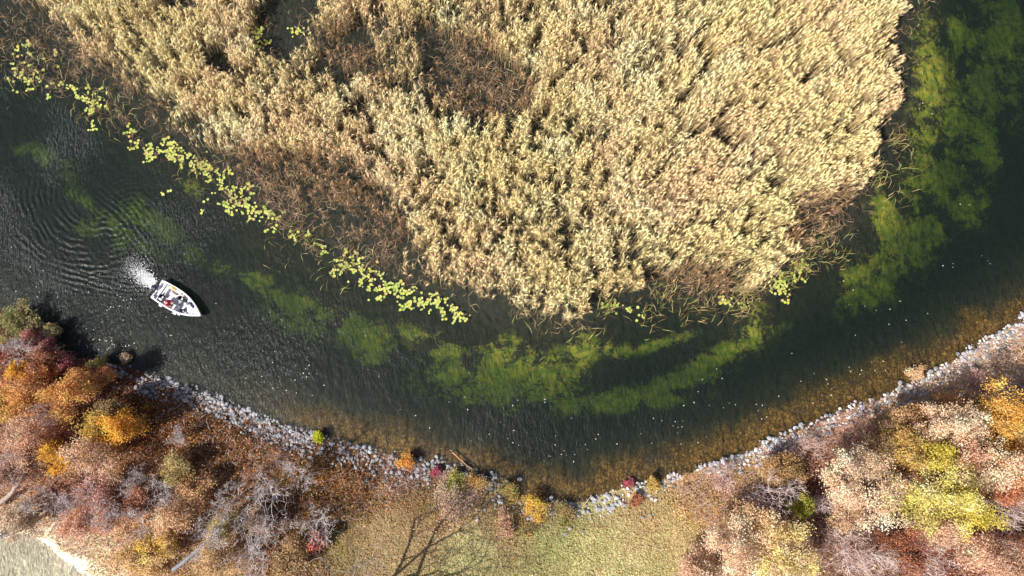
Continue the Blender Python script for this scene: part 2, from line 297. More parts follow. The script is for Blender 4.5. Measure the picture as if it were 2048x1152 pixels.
b2 = N(nt, 'ShaderNodeBump', i_Strength=.6, i_Distance=.12); L(nt, w2.outputs['Fac'], b2.inputs['Height']); L(nt, b1.outputs[0], b2.inputs['Normal'])
gl = N(nt, 'ShaderNodeBsdfGlossy'); pa_ = N(nt, 'ShaderNodeAttribute', attribute_name='lake'); pr_ = N(nt, 'ShaderNodeMapRange'); pr_.inputs[3].default_value = .36; pr_.inputs[4].default_value = .24; L(nt, pa_.outputs['Fac'], pr_.inputs[0]); L(nt, pr_.outputs[0], gl.inputs['Roughness']); L(nt, b2.outputs[0], gl.inputs['Normal'])
tr = N(nt, 'ShaderNodeBsdfTransparent'); df = N(nt, 'ShaderNodeBsdfDiffuse'); df.inputs[0].default_value = (.036, .056, .046, 1)
L(nt, b2.outputs[0], df.inputs['Normal'])
ma = N(nt, 'ShaderNodeMixShader'); ma.inputs[0].default_value = .14; L(nt, tr.outputs[0], ma.inputs[1]); L(nt, df.outputs[0], ma.inputs[2])
fr = N(nt, 'ShaderNodeFresnel', i_IOR=1.36); L(nt, b2.outputs[0], fr.inputs['Normal'])
mb = N(nt, 'ShaderNodeMixShader'); L(nt, fr.outputs[0], mb.inputs[0]); L(nt, ma.outputs[0], mb.inputs[1]); L(nt, gl.outputs[0], mb.inputs[2]); L(nt, mb.outputs[0], out.inputs[0])
va = N(nt, 'ShaderNodeVolumeAbsorption', i_Density=.75); va.inputs['Color'].default_value = (.42, .55, .34, 1); L(nt, va.outputs[0], out.inputs['Volume'])
tag(link('river', me, m), kind='structure')

# ---------------------------------------------------------------- reed bed
rng = np.random.default_rng(3)
def inpx(pts, P2, z): return sdist(P2, poly(pts, z))
ZT = 2.3
BROWN = [[(-80, -40), (60, 0), (140, 100), (250, 180), (230, 215), (140, 200), (0, 130), (-100, 80)], [(300, 240), (420, 325), (520, 300), (620, 300), (720, 350), (800, 420), (830, 500), (760, 540), (680, 505), (560, 440), (440, 360)], [(850, 50), (950, 80), (1060, 150), (1090, 215), (960, 240), (870, 170)],
         [(1590, 400), (1690, 370), (1740, 430), (1670, 500), (1570, 480)], [(1290, 540), (1440, 515), (1490, 590), (1340, 600)], [(640, 60), (730, 60), (760, 150), (680, 170)], [(180, 140), (250, 150), (330, 220), (300, 240)]]
HOLE = [[(415, 85), (455, 95), (478, 140), (445, 155), (410, 125)], [(505, 25), (545, -30), (650, -30), (640, 35), (600, 110), (565, 132), (522, 105), (498, 70)], [(680, 70), (740, 50), (760, 75), (700, 95)], [(838, 340), (870, 345), (866, 365), (845, 362)], [(815, 62), (870, 55), (876, 80), (820, 82)], [(320, -40), (380, -40), (370, 20), (330, 15)],
        [(1175, 590), (1215, 585), (1210, 640), (1180, 640)], [(1300, 560), (1345, 555), (1360, 600), (1310, 600)], [(160, 45), (200, 60), (190, 90), (160, 70)]]
THIN = [[(690, 60), (820, 20), (1000, 90), (1080, 180), (1010, 240), (880, 230), (740, 190)], [(600, 110), (700, 100), (720, 180), (640, 190)], [(430, 150), (480, 160), (470, 110)]]
lo = un(-160, 720); hi = un(2000, -140)
def scatter(n_per_m2):
    a = np.array([lo[0], lo[1]]); b = np.array([hi[0] + 3, hi[1]]); n = int(n_per_m2 * np.prod(b - a)); return a + rng.random((n, 2)) * (b - a)
# work on the tops (height ZT): place the stalk where its head is seen
Q = scatter(24)
isl = poly(ISLE_PX, ZT); sdp = sdist(Q, isl)
keep = sdp > -0.5; Q = Q[keep]; sdp = sdp[keep]
edge = sdp + (vnoise(Q, 1.6, 41) - .5) * 2.2
brown = np.full(len(Q), -9.)
for b in BROWN: brown = np.maximum(brown, inpx(b, Q, 1.2))
hole = np.full(len(Q), -9.)
for b in HOLE: hole = np.maximum(hole, inpx(b, Q, 1.5))
thin = np.full(len(Q), -9.)
for b in THIN: thin = np.maximum(thin, inpx(b, Q, 1.5))
bn = sstep(-1.0, .8, brown + (vnoise(Q, 1.5, 42) - .5) * 3); hn = sstep(.5, -.5, hole + (vnoise(Q, .9, 43) - .5) * 1.6)
cl = .82 * vnoise(Q, .75, 44, 2) + .18 * vnoise(Q, 2.2, 144, 1)            # clumps about a metre apart
cl2 = vnoise(Q, 6, 45, 2)
lft = sstep(6, -4, Q[:, 0]); dens = sstep(0, 1, edge / (1.2 + 2.8 * lft)) * (0.06 + 1.1 * sstep(.36, .58, cl)) * hn * (1 - .72 * bn) * (1 - .6 * sstep(-.5, 1.5, thin))
dens *= .72 + .5 * cl2
k = rng.random(len(Q)) < dens; Q = Q[k]; cl = cl[k]; cl2 = cl2[k]; edge = edge[k]; bnk = bn[k]; thn = sstep(-.5, 1.5, thin[k])
n = len(Q); print('stalks', n)
cid = vnoise(Q, 9, 46, 3); right = sstep(5, 25, Q[:, 0])
hgt = (1.4 + 1.8 * cl + .5 * vnoise(Q, 4, 47)) * (.6 + .4 * sstep(0, 2.5, edge)) * (1 - .25 * bnk) * rng.uniform(.8, 1.1, n)
lean = np.stack([.06 + .32 * right, .14 + .16 * right], -1) + rng.normal(0, .10, (n, 2)) + (np.stack([vnoise(Q, 1.3, 48), vnoise(Q, 1.3, 49)], -1) - .5) * .5
base = Q - lean * hgt[:, None]
base3 = np.column_stack([base, np.full(n, -.1)]); top = np.column_stack([Q, hgt])
straw = srgb(230, 204, 150); pal = srgb(246, 228, 178); pink = srgb(218, 182, 146); olive = srgb(204, 194, 130); brn = srgb(170, 132, 100)
hue = vnoise(Q, 3.0, 50, 2)[:, None] + rng.normal(0, .12, (n, 1)); h2 = vnoise(Q, 7.0, 51, 2)[:, None] + rng.normal(0, .1, (n, 1))
sc = straw * (1 - np.clip((hue - .5) * 3, 0, 1)) + pal * np.clip((hue - .5) * 3, 0, 1)
sc = sc + (pink - sc) * np.clip((.45 - h2) * 3, 0, .6); sc = sc + (olive - sc) * np.clip((h2 - .62) * 3, 0, .4)
sc = sc + (brn - sc) * np.clip(bnk[:, None] + .3 * sstep(2.5, 0, edge)[:, None] + .35 * thn[:, None], 0, .9)
reed = Acc(); up = np.array([0, 0, 1.])
def rnd_side(n): a = rng.random(n) * 6.283; return np.stack([np.cos(a), np.sin(a), np.zeros(n)], -1)
mid = (base3 + top) / 2; mid[:, :2] -= lean * .12
reed.blades(base3, mid, top, np.full(n, .028), rnd_side(n), sc * .75)
for j in range(6):
    f = rng.uniform(.5, .99, n)[:, None]; p0 = base3 + (top - base3) * f
    a = rng.random(n) * 6.283; d = unit(np.stack([np.cos(a), np.sin(a)], -1) + lean * 3.5); ln = rng.uniform(.28, .62, n)[:, None]
    p1 = p0 + np.column_stack([d * ln * .5, ln * .38]); p2 = p0 + np.column_stack([d * ln, ln * rng.uniform(-.25, .45, (n, 1))])
    sd_ = unit(np.column_stack([-d[:, 1], d[:, 0], rng.normal(0, .3, n)]))
    v = rng.uniform(.35, .95, (n, 1)); g = (rng.random((n, 1)) < .08) * .5  # leaf tone lowered below the plumes: shade between tufts put into the colour
    reed.blades(p0, p1, p2, rng.uniform(.018, .038, n), sd_, (sc * (1 - g) + olive * .8 * g) * v)
pd_ = unit(lean + rng.normal(0, .14, (n, 2)))
hasp = (rng.random(n) < .8 - .5 * bnk)
for j in range(5):
    kk = np.where(hasp)[0]; m_ = len(kk); d = unit(pd_[kk] + rng.normal(0, .24, (m_, 2))); ln = rng.uniform(.26, .58, m_)[:, None]
    p0 = top[kk] - up * rng.uniform(0, .12, (m_, 1)); p1 = p0 + np.column_stack([d * ln * .45, ln * .5]); p2 = p0 + np.column_stack([d * ln, ln * rng.uniform(-.1, .5, (m_, 1))])
    reed.blades(p0, p1, p2, rng.uniform(.024, .048, m_), unit(np.column_stack([-d[:, 1], d[:, 0], rng.normal(0, .3, m_)])), np.clip(sc[kk] * rng.uniform(.9, 1.4, (m_, 1)), 0, .88))
o = link('reed_bed', reed.mesh('reed_bed'), M_REED); tag(o, 'dense pale straw reeds filling the marsh inside the river bend', 'reeds', kind='stuff')

# broken brown stems lying in tangles, and sparse stems standing in the water along the margin
Q = scatter(16); sdp = sdist(Q, ISLE); brown = np.full(len(Q), -9.)
for b in BROWN: brown = np.maximum(brown, inpx(b, Q, .6))
hole = np.full(len(Q), -9.)
for b in HOLE: hole = np.maximum(hole, inpx(b, Q, .6))
nz = vnoise(Q, 1.4, 60)
dens = np.maximum(sstep(-1.2, 1.2, brown + (nz - .5) * 4) * .8, .25 * sstep(0, 2, sdp)) * sstep(.4, -.4, hole + nz - .5)
dens = np.maximum(dens * sstep(-1.2, .6, sdp + (nz - .5) * 2), .22 * sstep(-1.8, -.2, sdp + (nz - .5) * 3.2) * (nz > .42))
FRINGE = [[(-120, 10), (60, 0), (140, 90), (225, 185), (215, 230), (120, 195), (0, 140), (-120, 90)], [(205, 190), (300, 245), (430, 345), (560, 440), (720, 525), (710, 550), (600, 490), (470, 420), (360, 330), (240, 270)]]
frg = np.full(len(Q), -9.)
for b in FRINGE: frg = np.maximum(frg, inpx(b, Q, .2))
dens = np.maximum(dens, .55 * sstep(-.6, .8, frg + (nz - .5) * 2))
dens *= (.06 + .85 * sstep(.4, .66, vnoise(Q, 1.0, 61)))
k = rng.random(len(Q)) < dens; Q = Q[k]; n = len(Q); sdp = sdp[k]; print('dead stems', n)
dead = Acc(); bc = [srgb(182, 148, 114), srgb(132, 102, 78), srgb(214, 188, 148), srgb(156, 128, 114)]; bc = np.array(bc)
for j in range(2):
    z0 = rng.uniform(0, 1.0, n) * sstep(-1, 1.5, sdp); a = rng.random(n) * 6.283; d = np.stack([np.cos(a), np.sin(a)], -1); ln = rng.uniform(.4, 1.3, n)[:, None]
    p0 = np.column_stack([Q + rng.normal(0, .2, (n, 2)), z0]); bend = rng.normal(0, .3, (n, 1)) * ln; nd = np.stack([-d[:, 1], d[:, 0]], -1)
    p1 = p0 + np.column_stack([d * ln * .5 + nd * bend, rng.uniform(.05, .5, n)]); p2 = p1 + np.column_stack([d * ln * .5 - nd * bend, rng.uniform(-.35, .15, n)])
    dead.blades(p0, p1, p2, rng.uniform(.022, .042, n), unit(np.column_stack([nd, rng.normal(0, .5, n)])), bc[rng.integers(0, 4, n)] * rng.uniform(.6, 1.15, (n, 1)))
o = link('dead_reed_stems', dead.mesh('dead_reed_stems'), M_REED); tag(o, 'brown broken reed stems tangled along the marsh margin', 'dead reeds', kind='stuff')
# leaning green and tan sedge at the south-east tip of the marsh
Q = np.concatenate([un(x, y) + rng.normal(0, r_, (c, 2)) for x, y, r_, c in [(1790, 285, .5, 40), (1745, 350, .9, 60), (1810, 330, .8, 14), (1780, 400, 1.2, 20), (1640, 490, 1.0, 80), (1670, 515, .9, 26), (1600, 530, .8, 70), (1570, 560, .7, 50), (1490, 590, .8, 70), (1210, 620, .5, 40), (1290, 630, 1.2, 40), (1150, 655, 1.4, 40), (1060, 650, 1.5, 30), (1400, 600, 1.5, 90), (1480, 620, .8, 40), (1330, 590, .8, 60), (600, 480, 1.5, 60), (690, 520, 1.5, 60), (400, 350, 1.2, 40), (200, 220, 1.5, 60), (60, 130, 2, 80)]])
n = len(Q); a = rng.normal(.75, .8, n); d = np.stack([np.cos(a), np.sin(a)], -1); ln = rng.uniform(.5, 1.5, n)[:, None]; sg = Acc()
p0 = np.column_stack([Q, np.zeros(n)]); p1 = p0 + np.column_stack([d * ln * .4, ln * .5]); p2 = p0 + np.column_stack([d * ln, ln * .35])
gc = np.array([srgb(150, 160, 90), srgb(190, 170, 120), srgb(120, 100, 60)])[rng.integers(0, 3, n)]
sg.blades(p0, p1, p2, rng.uniform(.03, .06, n), unit(np.column_stack([-d[:, 1], d[:, 0], np.zeros(n)])), gc * rng.uniform(.7, 1.1, (n, 1)))
o = link('sedge', sg.mesh('sedge'), M_REED); tag(o, 'thin leaning sedge stems standing in dark water round the reed edge', 'sedge', kind='stuff')

# ---------------------------------------------------------------- lily pads
def pad_mesh(seed):
    r = np.random.default_rng(seed); k = 14; a = np.linspace(.22, 6.06, k); rad = 1 + r.normal(0, .05, k)
    V = [(0.12, 0, .02)] + [(math.cos(t) * q, math.sin(t) * q, .04 + .05 * r.random()) for t, q in zip(a, rad)] + [(0.12, 0, -.01)] + [(math.cos(t) * q * .96, math.sin(t) * q * .96, -.01) for t, q in zip(a, rad)]
    T = [(0, i, i + 1) for i in range(1, k)] + [(k + 1, k + 2 + i, k + 1 + i) for i in range(1, k)]
    Qd = [(i, k + 1 + i, k + 2 + i, i + 1) for i in range(1, k)] + [(0, k + 1, k + 2, 1), (0, k, 2 * k + 1, k + 1)]
    c = .86 * np.array([srgb(184, 192, 84), srgb(176, 186, 96), srgb(206, 196, 110), srgb(150, 168, 74), srgb(196, 168, 110), srgb(168, 190, 90), srgb(190, 186, 80), srgb(200, 200, 100)])[seed % 8]
    me = mesh('lily_pad', np.array(V), [np.array(T), np.array(Qd)], np.tile(c, (len(V), 1)), False); me.materials.append(M_PAD); return me
PADS = [pad_mesh(i) for i in range(8)]
# (px, py, spread px, count, where)
PC = [(90, 170, 40, 12, 'top left corner, among brown stems'), (20, 110, 24, 9, 'top left corner, among brown stems'), (145, 185, 18, 8, 'leftmost big cluster by the reeds'), (365, 318, 20, 12, 'middle of the long diagonal drift'), (770, 590, 26, 10, 'middle of the drift below the reeds'), (60, 130, 34, 14, 'top left corner, among brown stems'), (40, 155, 18, 9, 'top left corner, among brown stems'), (170, 200, 26, 22, 'leftmost big cluster by the reeds'), (190, 213, 12, 12, 'leftmost big cluster by the reeds'), (187, 256, 5, 5, 'small patch below the leftmost big cluster'), (255, 265, 8, 5, 'beside the reeds left of the long drift'),
      (270, 285, 9, 7, 'beside the reeds left of the long drift'), (320, 300, 17, 24, 'upper end of the long diagonal drift'), (345, 308, 12, 14, 'upper end of the long diagonal drift'), (300, 300, 9, 7, 'upper end of the long diagonal drift'), (385, 320, 17, 18, 'middle of the long diagonal drift'), (405, 335, 9, 8, 'middle of the long diagonal drift'),
      (435, 355, 18, 18, 'middle of the long diagonal drift'), (445, 380, 14, 12, 'middle of the long diagonal drift'), (480, 385, 16, 18, 'lower end of the long diagonal drift'), (475, 410, 14, 18, 'lower end of the long diagonal drift'), (512, 425, 13, 20, 'lower end of the long diagonal drift'), (550, 440, 14, 9, 'lower end of the long diagonal drift'),
      (330, 385, 6, 2, 'alone on open water above the boat'), (430, 410, 10, 4, 'lower end of the long diagonal drift'), (590, 468, 6, 4, 'gap between the two pad drifts'), (635, 480, 9, 6, 'gap between the two pad drifts'), (650, 497, 8, 4, 'gap between the two pad drifts'),
      (700, 520, 18, 20, 'upper end of the drift below the reeds'), (735, 545, 20, 20, 'upper end of the drift below the reeds'), (673, 545, 12, 8, 'upper end of the drift below the reeds'), (750, 575, 14, 13, 'middle of the drift below the reeds'), (785, 570, 14, 9, 'middle of the drift below the reeds'),
      (810, 590, 18, 18, 'middle of the drift below the reeds'), (838, 602, 16, 16, 'middle of the drift below the reeds'), (870, 605, 16, 16, 'lower end of the drift below the reeds'), (895, 612, 12, 10, 'lower end of the drift below the reeds'), (920, 635, 9, 9, 'last small knot beyond the drift below the reeds'), (890, 633, 5, 3, 'last small knot beyond the drift below the reeds'),
      (1225, 610, 10, 8, 'dark inlet at the bottom edge of the reeds'), (1280, 625, 14, 6, 'dark inlet at the bottom edge of the reeds'), (1450, 602, 9, 7, 'below the brown reeds at the bottom edge'), (1485, 610, 8, 6, 'below the brown reeds at the bottom edge'),
      (1550, 570, 12, 16, 'right-hand cluster at the reed tip'), (1565, 575, 10, 10, 'right-hand cluster at the reed tip'), (1605, 535, 10, 12, 'right-hand cluster at the reed tip'), (1600, 555, 7, 6, 'right-hand cluster at the reed tip'), (1575, 595, 9, 4, 'right-hand cluster at the reed tip'),
      (515, 60, 14, 12, 'open pool in the top of the reeds'), (520, 90, 14, 16, 'open pool in the top of the reeds'), (505, 40, 8, 6, 'open pool in the top of the reeds'), (595, 60, 14, 8, 'open pool in the top of the reeds')]
pads = []
for cx, cy, sp, c, wh in PC:
    c = int(c * 1.8 + 1)
    got = []; tries = 0
    while len(got) < c and tries < 400:
        tries += 1; p = un(cx + rng.normal(0, sp * .85), cy + rng.normal(0, sp * .66)); r_ = rng.uniform(.07, .18)
        if got and rng.random() < .62:
            q0 = got[rng.integers(len(got))]; aa = rng.random() * 6.283; p = q0[0] + np.array([math.cos(aa), math.sin(aa)]) * (q0[1] + r_) * .95
        if all(np.hypot(*(p - q[0])) > (r_ + q[1]) * .82 for q in got): got.append((p, r_))
    pads += [(p, r_, wh) for p, r_ in got]
pads.sort(key=lambda t: -t[1]); rest = pads[300:]; print('pads', len(pads))
for i, (p, r_, wh) in enumerate(pads[:300]):
    o = link('lily_pad', PADS[i % 8], None, None, (p[0], p[1], .012 + .012 * rng.random()), (rng.normal(0, .03), rng.normal(0, .03), rng.random() * 6.28)); o.scale = (r_, r_ * rng.uniform(.85, 1), r_)
    tag(o, 'yellow-green lily pad floating in the ' + wh if not wh.startswith(('alone', 'below', 'beside', 'small', 'last')) else 'yellow-green lily pad, ' + wh, 'lily pad', 'lily pads: ' + wh)
if rest:
    n = len(rest); ac_ = Acc()
    for p, r_, wh in rest:
        k = 10; a = np.linspace(0, 6.283, k, endpoint=False) + rng.random(); V = np.column_stack([p[0] + np.cos(a) * r_, p[1] + np.sin(a) * r_, .02 + .02 * rng.random(k)])
        V = np.vstack([[p[0], p[1], .01], V, V - [0, 0, .02]]); T = np.array([(0, 1 + i, 1 + (i + 1) % k) for i in range(k)]); Qd = np.array([(1 + i, 1 + k + i, 1 + k + (i + 1) % k, 1 + (i + 1) % k) for i in range(k)])
        ac_.add(V, Qd, T, np.tile(srgb(184, 188, 96) * rng.uniform(.7, 1.1), (len(V), 1)))
    tag(link('small_lily_pads', ac_.mesh('small_lily_pads'), M_PAD), 'smaller yellow lily pads scattered between the large ones', 'lily pads', kind='stuff')

# ---------------------------------------------------------------- riprap stones
def rock(seed):
    r = np.random.default_rng(seed); import bmesh
    bm = bmesh.new(); bmesh.ops.create_icosphere(bm, subdivisions=2, radius=1)
    V = np.array([v.co[:] for v in bm.verts]); Fc = np.array([[v.index for v in f.verts] for f in bm.faces]); bm.free()
    for j in range(9):
        d = unit(r.normal(size=(1, 3)))[0]; t = r.uniform(.55, .85); q = V @ d; V = V - np.outer(np.maximum(q - t, 0), d) * .85
    V *= np.array([1, r.uniform(.65, .9), r.uniform(.5, .7)]); return V, Fc
ROCKS = [rock(i) for i in range(8)]; RM = []
for V, Fc in ROCKS:
    me = mesh('stone', V, Fc, None, False); me.materials.append(M_STONE); RM.append(me)
bd_pts = BANKW; seg = np.diff(bd_pts, axis=0); sl = np.hypot(*seg.T); cum = np.concatenate([[0], np.cumsum(sl)])
def onbank(sv):
    i = np.clip(np.searchsorted(cum, sv) - 1, 0, len(seg) - 1); t = (sv - cum[i]) / sl[i]; p = bd_pts[i] + seg[i] * t[:, None]
    nrm = np.stack([seg[i][:, 1], -seg[i][:, 0]], -1) / sl[i][:, None]; return p, nrm      # towards land (down the picture)
def s_at(px):
    xs = np.array([b[0] for b in BANK]); return np.interp(px, xs, cum)
stones = []
def band(xa, xb, off_a, off_b, per_m2, ra, rb, where):
    sa, sb = s_at(xa), s_at(xb); n = int((sb - sa) * (off_b - off_a) * per_m2); sv = rng.uniform(sa, sb, n); p, nr = onbank(sv); off = off_a + (off_b - off_a) * rng.beta(1.6, 1.8, n)
    off += (vnoise(p, 2.5, 70) - .5) * 1.0
    p = p + nr * off[:, None]; rad = np.minimum(rng.gamma(6, (ra + rb) / 12, n), rb * 1.3)
    for a, b in zip(p, rad): stones.append((a, max(b, ra * .7), where))
band(215, 330, -.2, 1.3, 5, .10, .28, 'L'); band(290, 640, -.5, 2.0, 20, .09, .22, 'L'); band(640, 870, -.4, 2.2, 10, .09, .22, 'L'); band(860, 1010, -1.0, 1.1, 8.0, .09, .22, 'M'); band(680, 960, 1.5, 4, 1.6, .08, .18, 'M'); band(1000, 1190, -.3, 1.8, 9, .08, .2, 'M')
band(1185, 1300, -.4, 1.8, 8, .12, .24, 'R'); band(1290, 1450, -.4, .9, 7, .1, .2, 'R'); band(1430, 2100, -.5, 1.45, 13, .11, .22, 'R')
for x, y, r_ in [(1143, 836, .12), (1040, 958, .3), (1800, 765, .3)]: stones.append((un(x, y), r_, 'M'))
for x, y in [(955, 1040), (970, 1020), (1030, 1050), (1005, 1008), (1130, 1068), (1140, 1058), (1165, 1062), (1300, 1030), (1285, 1035)]: stones.append((un(x, y, 1.), .22, 'M'))
print('stones', len(stones))
stones.sort(key=lambda t: -t[1]); SZ = gz(np.array([t[0] for t in stones]))
lab = {'L': ('grey boulder in the stone bank below the boat, left of the grass', 'grey boulders lining the left bank'), 'M': ('pale rounded stone scattered along the middle bank between the two stone bands', 'loose stones along the middle of the bank'),
       'R': ('whitish stone in the narrow stone band along the right bank', 'whitish stones lining the right bank')}
rs = Acc()
for i, (p, r_, wh) in enumerate(stones):
    z = max(SZ[i], -.12) + r_ * .25; rz = rng.random() * 6.28
    if i < 300:
        o = link('stone', RM[i % 8], None, None, (p[0], p[1], z), (rng.normal(0, .25), rng.normal(0, .25), rz)); f = r_ * rng.uniform(.9, 1.1); o.scale = (f, f, f); tag(o, lab[wh][0], 'stone', lab[wh][1])
    else:
        V, Fc = ROCKS[i % 8]; c, s_ = math.cos(rz), math.sin(rz); V = V @ np.array([[c, s_, 0], [-s_, c, 0], [0, 0, 1]]) * r_ + [p[0], p[1], z]
        rs.add(V, None, Fc, np.tile((np.array([.32, .31, .32]) if wh != 'R' else np.array([.56, .53, .52])) * rng.uniform(.35, 1.35) * np.array([1, rng.uniform(.93, 1), rng.uniform(.88, 1.03)]), (len(V), 1)))
tag(link('riprap', rs.mesh('riprap'), M_STONEA), 'small pale stones filling the gaps of the stone banks', 'stones', kind='stuff')

# ---------------------------------------------------------------- undergrowth, leaf litter and grass
def landscatter(per, xa=-60, xb=60, ya=-32, yb=12):
    n = int(per * (xb - xa) * (yb - ya)); Q = np.stack([rng.uniform(xa, xb, n), rng.uniform(ya, yb, n)], -1)
    s = sdist(Q, LAND); pdd = sdist(Q, POND); k = (s > .2) & (pdd + (vnoise(Q, 1.2, 92) - .5) * 3.0 < -.7) & (pdd < -.1); return Q[k], s[k], pdd[k]
Q, s, pdd = landscatter(95); c, h = landcol(Q); n = len(Q)
grass = h < .17; zb = gz(Q)
lump = sstep(.35, .75, vnoise(Q, 1.6, 80)); stoneband = ((s < 2.0) & (Q[:, 0] > un(210, 0)[0])).astype(float)
hz = rng.random(n) ** .7 * h * (.3 + 1.5 * lump) * np.clip(s * .4, .15, 1)
kp = rng.random(n) < np.where(grass, .2, 1 - .6 * stoneband) * (.45 + .7 * vnoise(Q, .9, 81)); Q, c, hz, zb, h, n = Q[kp], c[kp], hz[kp], zb[kp], h[kp], kp.sum()
acl = Acc(); jit = rng.normal(1, .28, (n, 1)).clip(.35, 1.8) * (1 + rng.normal(0, .08, (n, 3)))
hot = (rng.random((n, 1)) < .16); cl_ = c * jit; cl_ = np.where(hot, np.where(grass[kp][:, None], srgb(190, 150, 110), srgb(206, 142, 76)) * rng.uniform(.6, 1.2, (n, 1)), cl_)
cl_ = np.where(rng.random((n, 1)) < .06, srgb(230, 205, 170), cl_)
cl_ = np.where((rng.random((n, 1)) < .09) & (Q[:, :1] < -10), srgb(96, 96, 48), cl_)
acl.leaves(np.column_stack([Q, zb + .03 + hz]), rng.uniform(.12, .26, n), np.clip(cl_ * 1.1, 0, .8), rng, .7); print('undergrowth', n)
tag(link('undergrowth', acl.mesh('undergrowth'), M_LEAF), 'low russet undergrowth and fallen leaves covering the wooded bank', 'undergrowth', kind='stuff')
Q, s, pdd = landscatter(75, -25, 30, -32, -8); c, h = landcol(Q); kp = (rng.random(len(Q)) < np.where(h < .25, 1, .35)) & (s > 1.2); Q, c = Q[kp], c[kp]; n = len(Q); zb = gz(Q)
a = rng.random(n) * 6.283; d = np.stack([np.cos(a), np.sin(a)], -1); ln = rng.uniform(.12, .32, n)[:, None]; p0 = np.column_stack([Q, zb]); g = Acc()
gr = vnoise(Q, 2.2, 83)[:, None]; cg = c * rng.uniform(.75, 1.3, (n, 1)); cg = cg + (srgb(168, 172, 104) - cg) * np.clip((gr - .58) * 3, 0, .4) + (srgb(196, 170, 128) - cg) * np.clip((.45 - gr) * 4, 0, .7) ; cg = np.where(rng.random((n, 1)) < .12, srgb(160, 110, 70), cg)
g.blades(p0, p0 + np.column_stack([d * ln * .5, ln * .4]), p0 + np.column_stack([d * ln, ln * .3]), rng.uniform(.04, .07, n), unit(np.column_stack([-d[:, 1], d[:, 0], np.zeros(n)])), cg)
tag(link('grass', g.mesh('grass'), M_LEAF), 'short olive grass on the clearing at the bottom middle', 'grass', kind='stuff')
# thin twigs through the undergrowth
Q, s, pdd = landscatter(26); c, h = landcol(Q); kp = (h > .25) & (rng.random(len(Q)) < np.where(s < 2, .5, 1) * np.where((Q[:, 0] > -40) & (Q[:, 0] < -12), .4, 1)); Q = Q[kp]; n = len(Q); zb = gz(Q); a = rng.random(n) * 6.283; d = np.stack([np.cos(a), np.sin(a)], -1); ln = rng.uniform(.4, 1.4, n)[:, None]
p0 = np.column_stack([Q, zb]); g = Acc(); tc_ = np.array([srgb(204, 186, 182), srgb(180, 150, 142), srgb(150, 116, 104)])[rng.integers(0, 3, n)]
g.blades(p0, p0 + np.column_stack([d * ln * .4, ln * .55]), p0 + np.column_stack([d * ln * .9 + rng.normal(0, .2, (n, 2)), ln * .7]), rng.uniform(.015, .035, n), unit(np.column_stack([-d[:, 1], d[:, 0], np.zeros(n)])), tc_)
tag(link('brush_twigs', g.mesh('brush_twigs'), M_LEAF), 'grey and mauve bare twigs standing through the low brush', 'brush', kind='stuff')

# ---------------------------------------------------------------- trees
def skeleton(rg, h, r, levels=4, kids=(6, 5, 4, 4), trunk=.3, lean=(0, 0), rad0=.12):
    """branch segments: list of (A,B,ra,rb) arrays; ends of the last level"""
    segs = []; base = np.zeros((1, 3)); d = unit(np.array([[lean[0], lean[1], 1.]])); ln = np.array([h * trunk]); ra = np.array([rad0]); tips = None
    for lv in range(levels):
        nsub = 3; A = base; dd = d; l = ln / nsub; rA = ra; path = [A]; dirs = [dd]
        for k_ in range(nsub):
            dd = unit(dd + rg.normal(0, .13 + .05 * lv, dd.shape)); B = A + dd * l[:, None]; rB = rA * .83; segs.append((A, B, rA, rB)); A = B; rA = rB; path.append(B); dirs.append(dd)
        tips = A
        if lv == levels - 1: break
        kd = kids[lv]; nb = []; ndir = []; nl = []; nr = []
        for j in range(kd):
            w_ = rg.integers(1, nsub + 1, len(A)) if lv else np.full(len(A), rg.integers(1, nsub + 1)) ; w_ = np.where(rg.random(len(A)) < .45, nsub, w_)
            pp = np.stack(path)[w_, np.arange(len(A))]; pdv = np.stack(dirs)[w_, np.arange(len(A))]
            az = rg.random(len(A)) * 6.283 + j * 6.283 / kd; rad = np.stack([np.cos(az), np.sin(az), rg.uniform(-.1, .45, len(A))], -1)
            nd = unit(pdv * (.75 if lv else .5) + rad * (.75 if lv else .9)); nb.append(pp); ndir.append(nd); nl.append(ln * rg.uniform(.5, .85, len(A)) * (1.5 if lv == 0 else 1)); nr.append(rA * .62)
        base = np.concatenate(nb); d = np.concatenate(ndir); ln = np.concatenate(nl); ra = np.maximum(np.concatenate(nr), .011)
    ctr = tips[:, :2].mean(0); ex = np.percentile(np.hypot(*(tips[:, :2]).T), 88); sx = r / max(ex, .1); sz = h / max(np.percentile(tips[:, 2], 95), .1)
    S = np.array([sx, sx, sz]); segs = [(a * S, b * S, c, e) for a, b, c, e in segs]; return segs, tips * S, (segs[-3][0])
def px_scale(z): return (H - z) / FPX
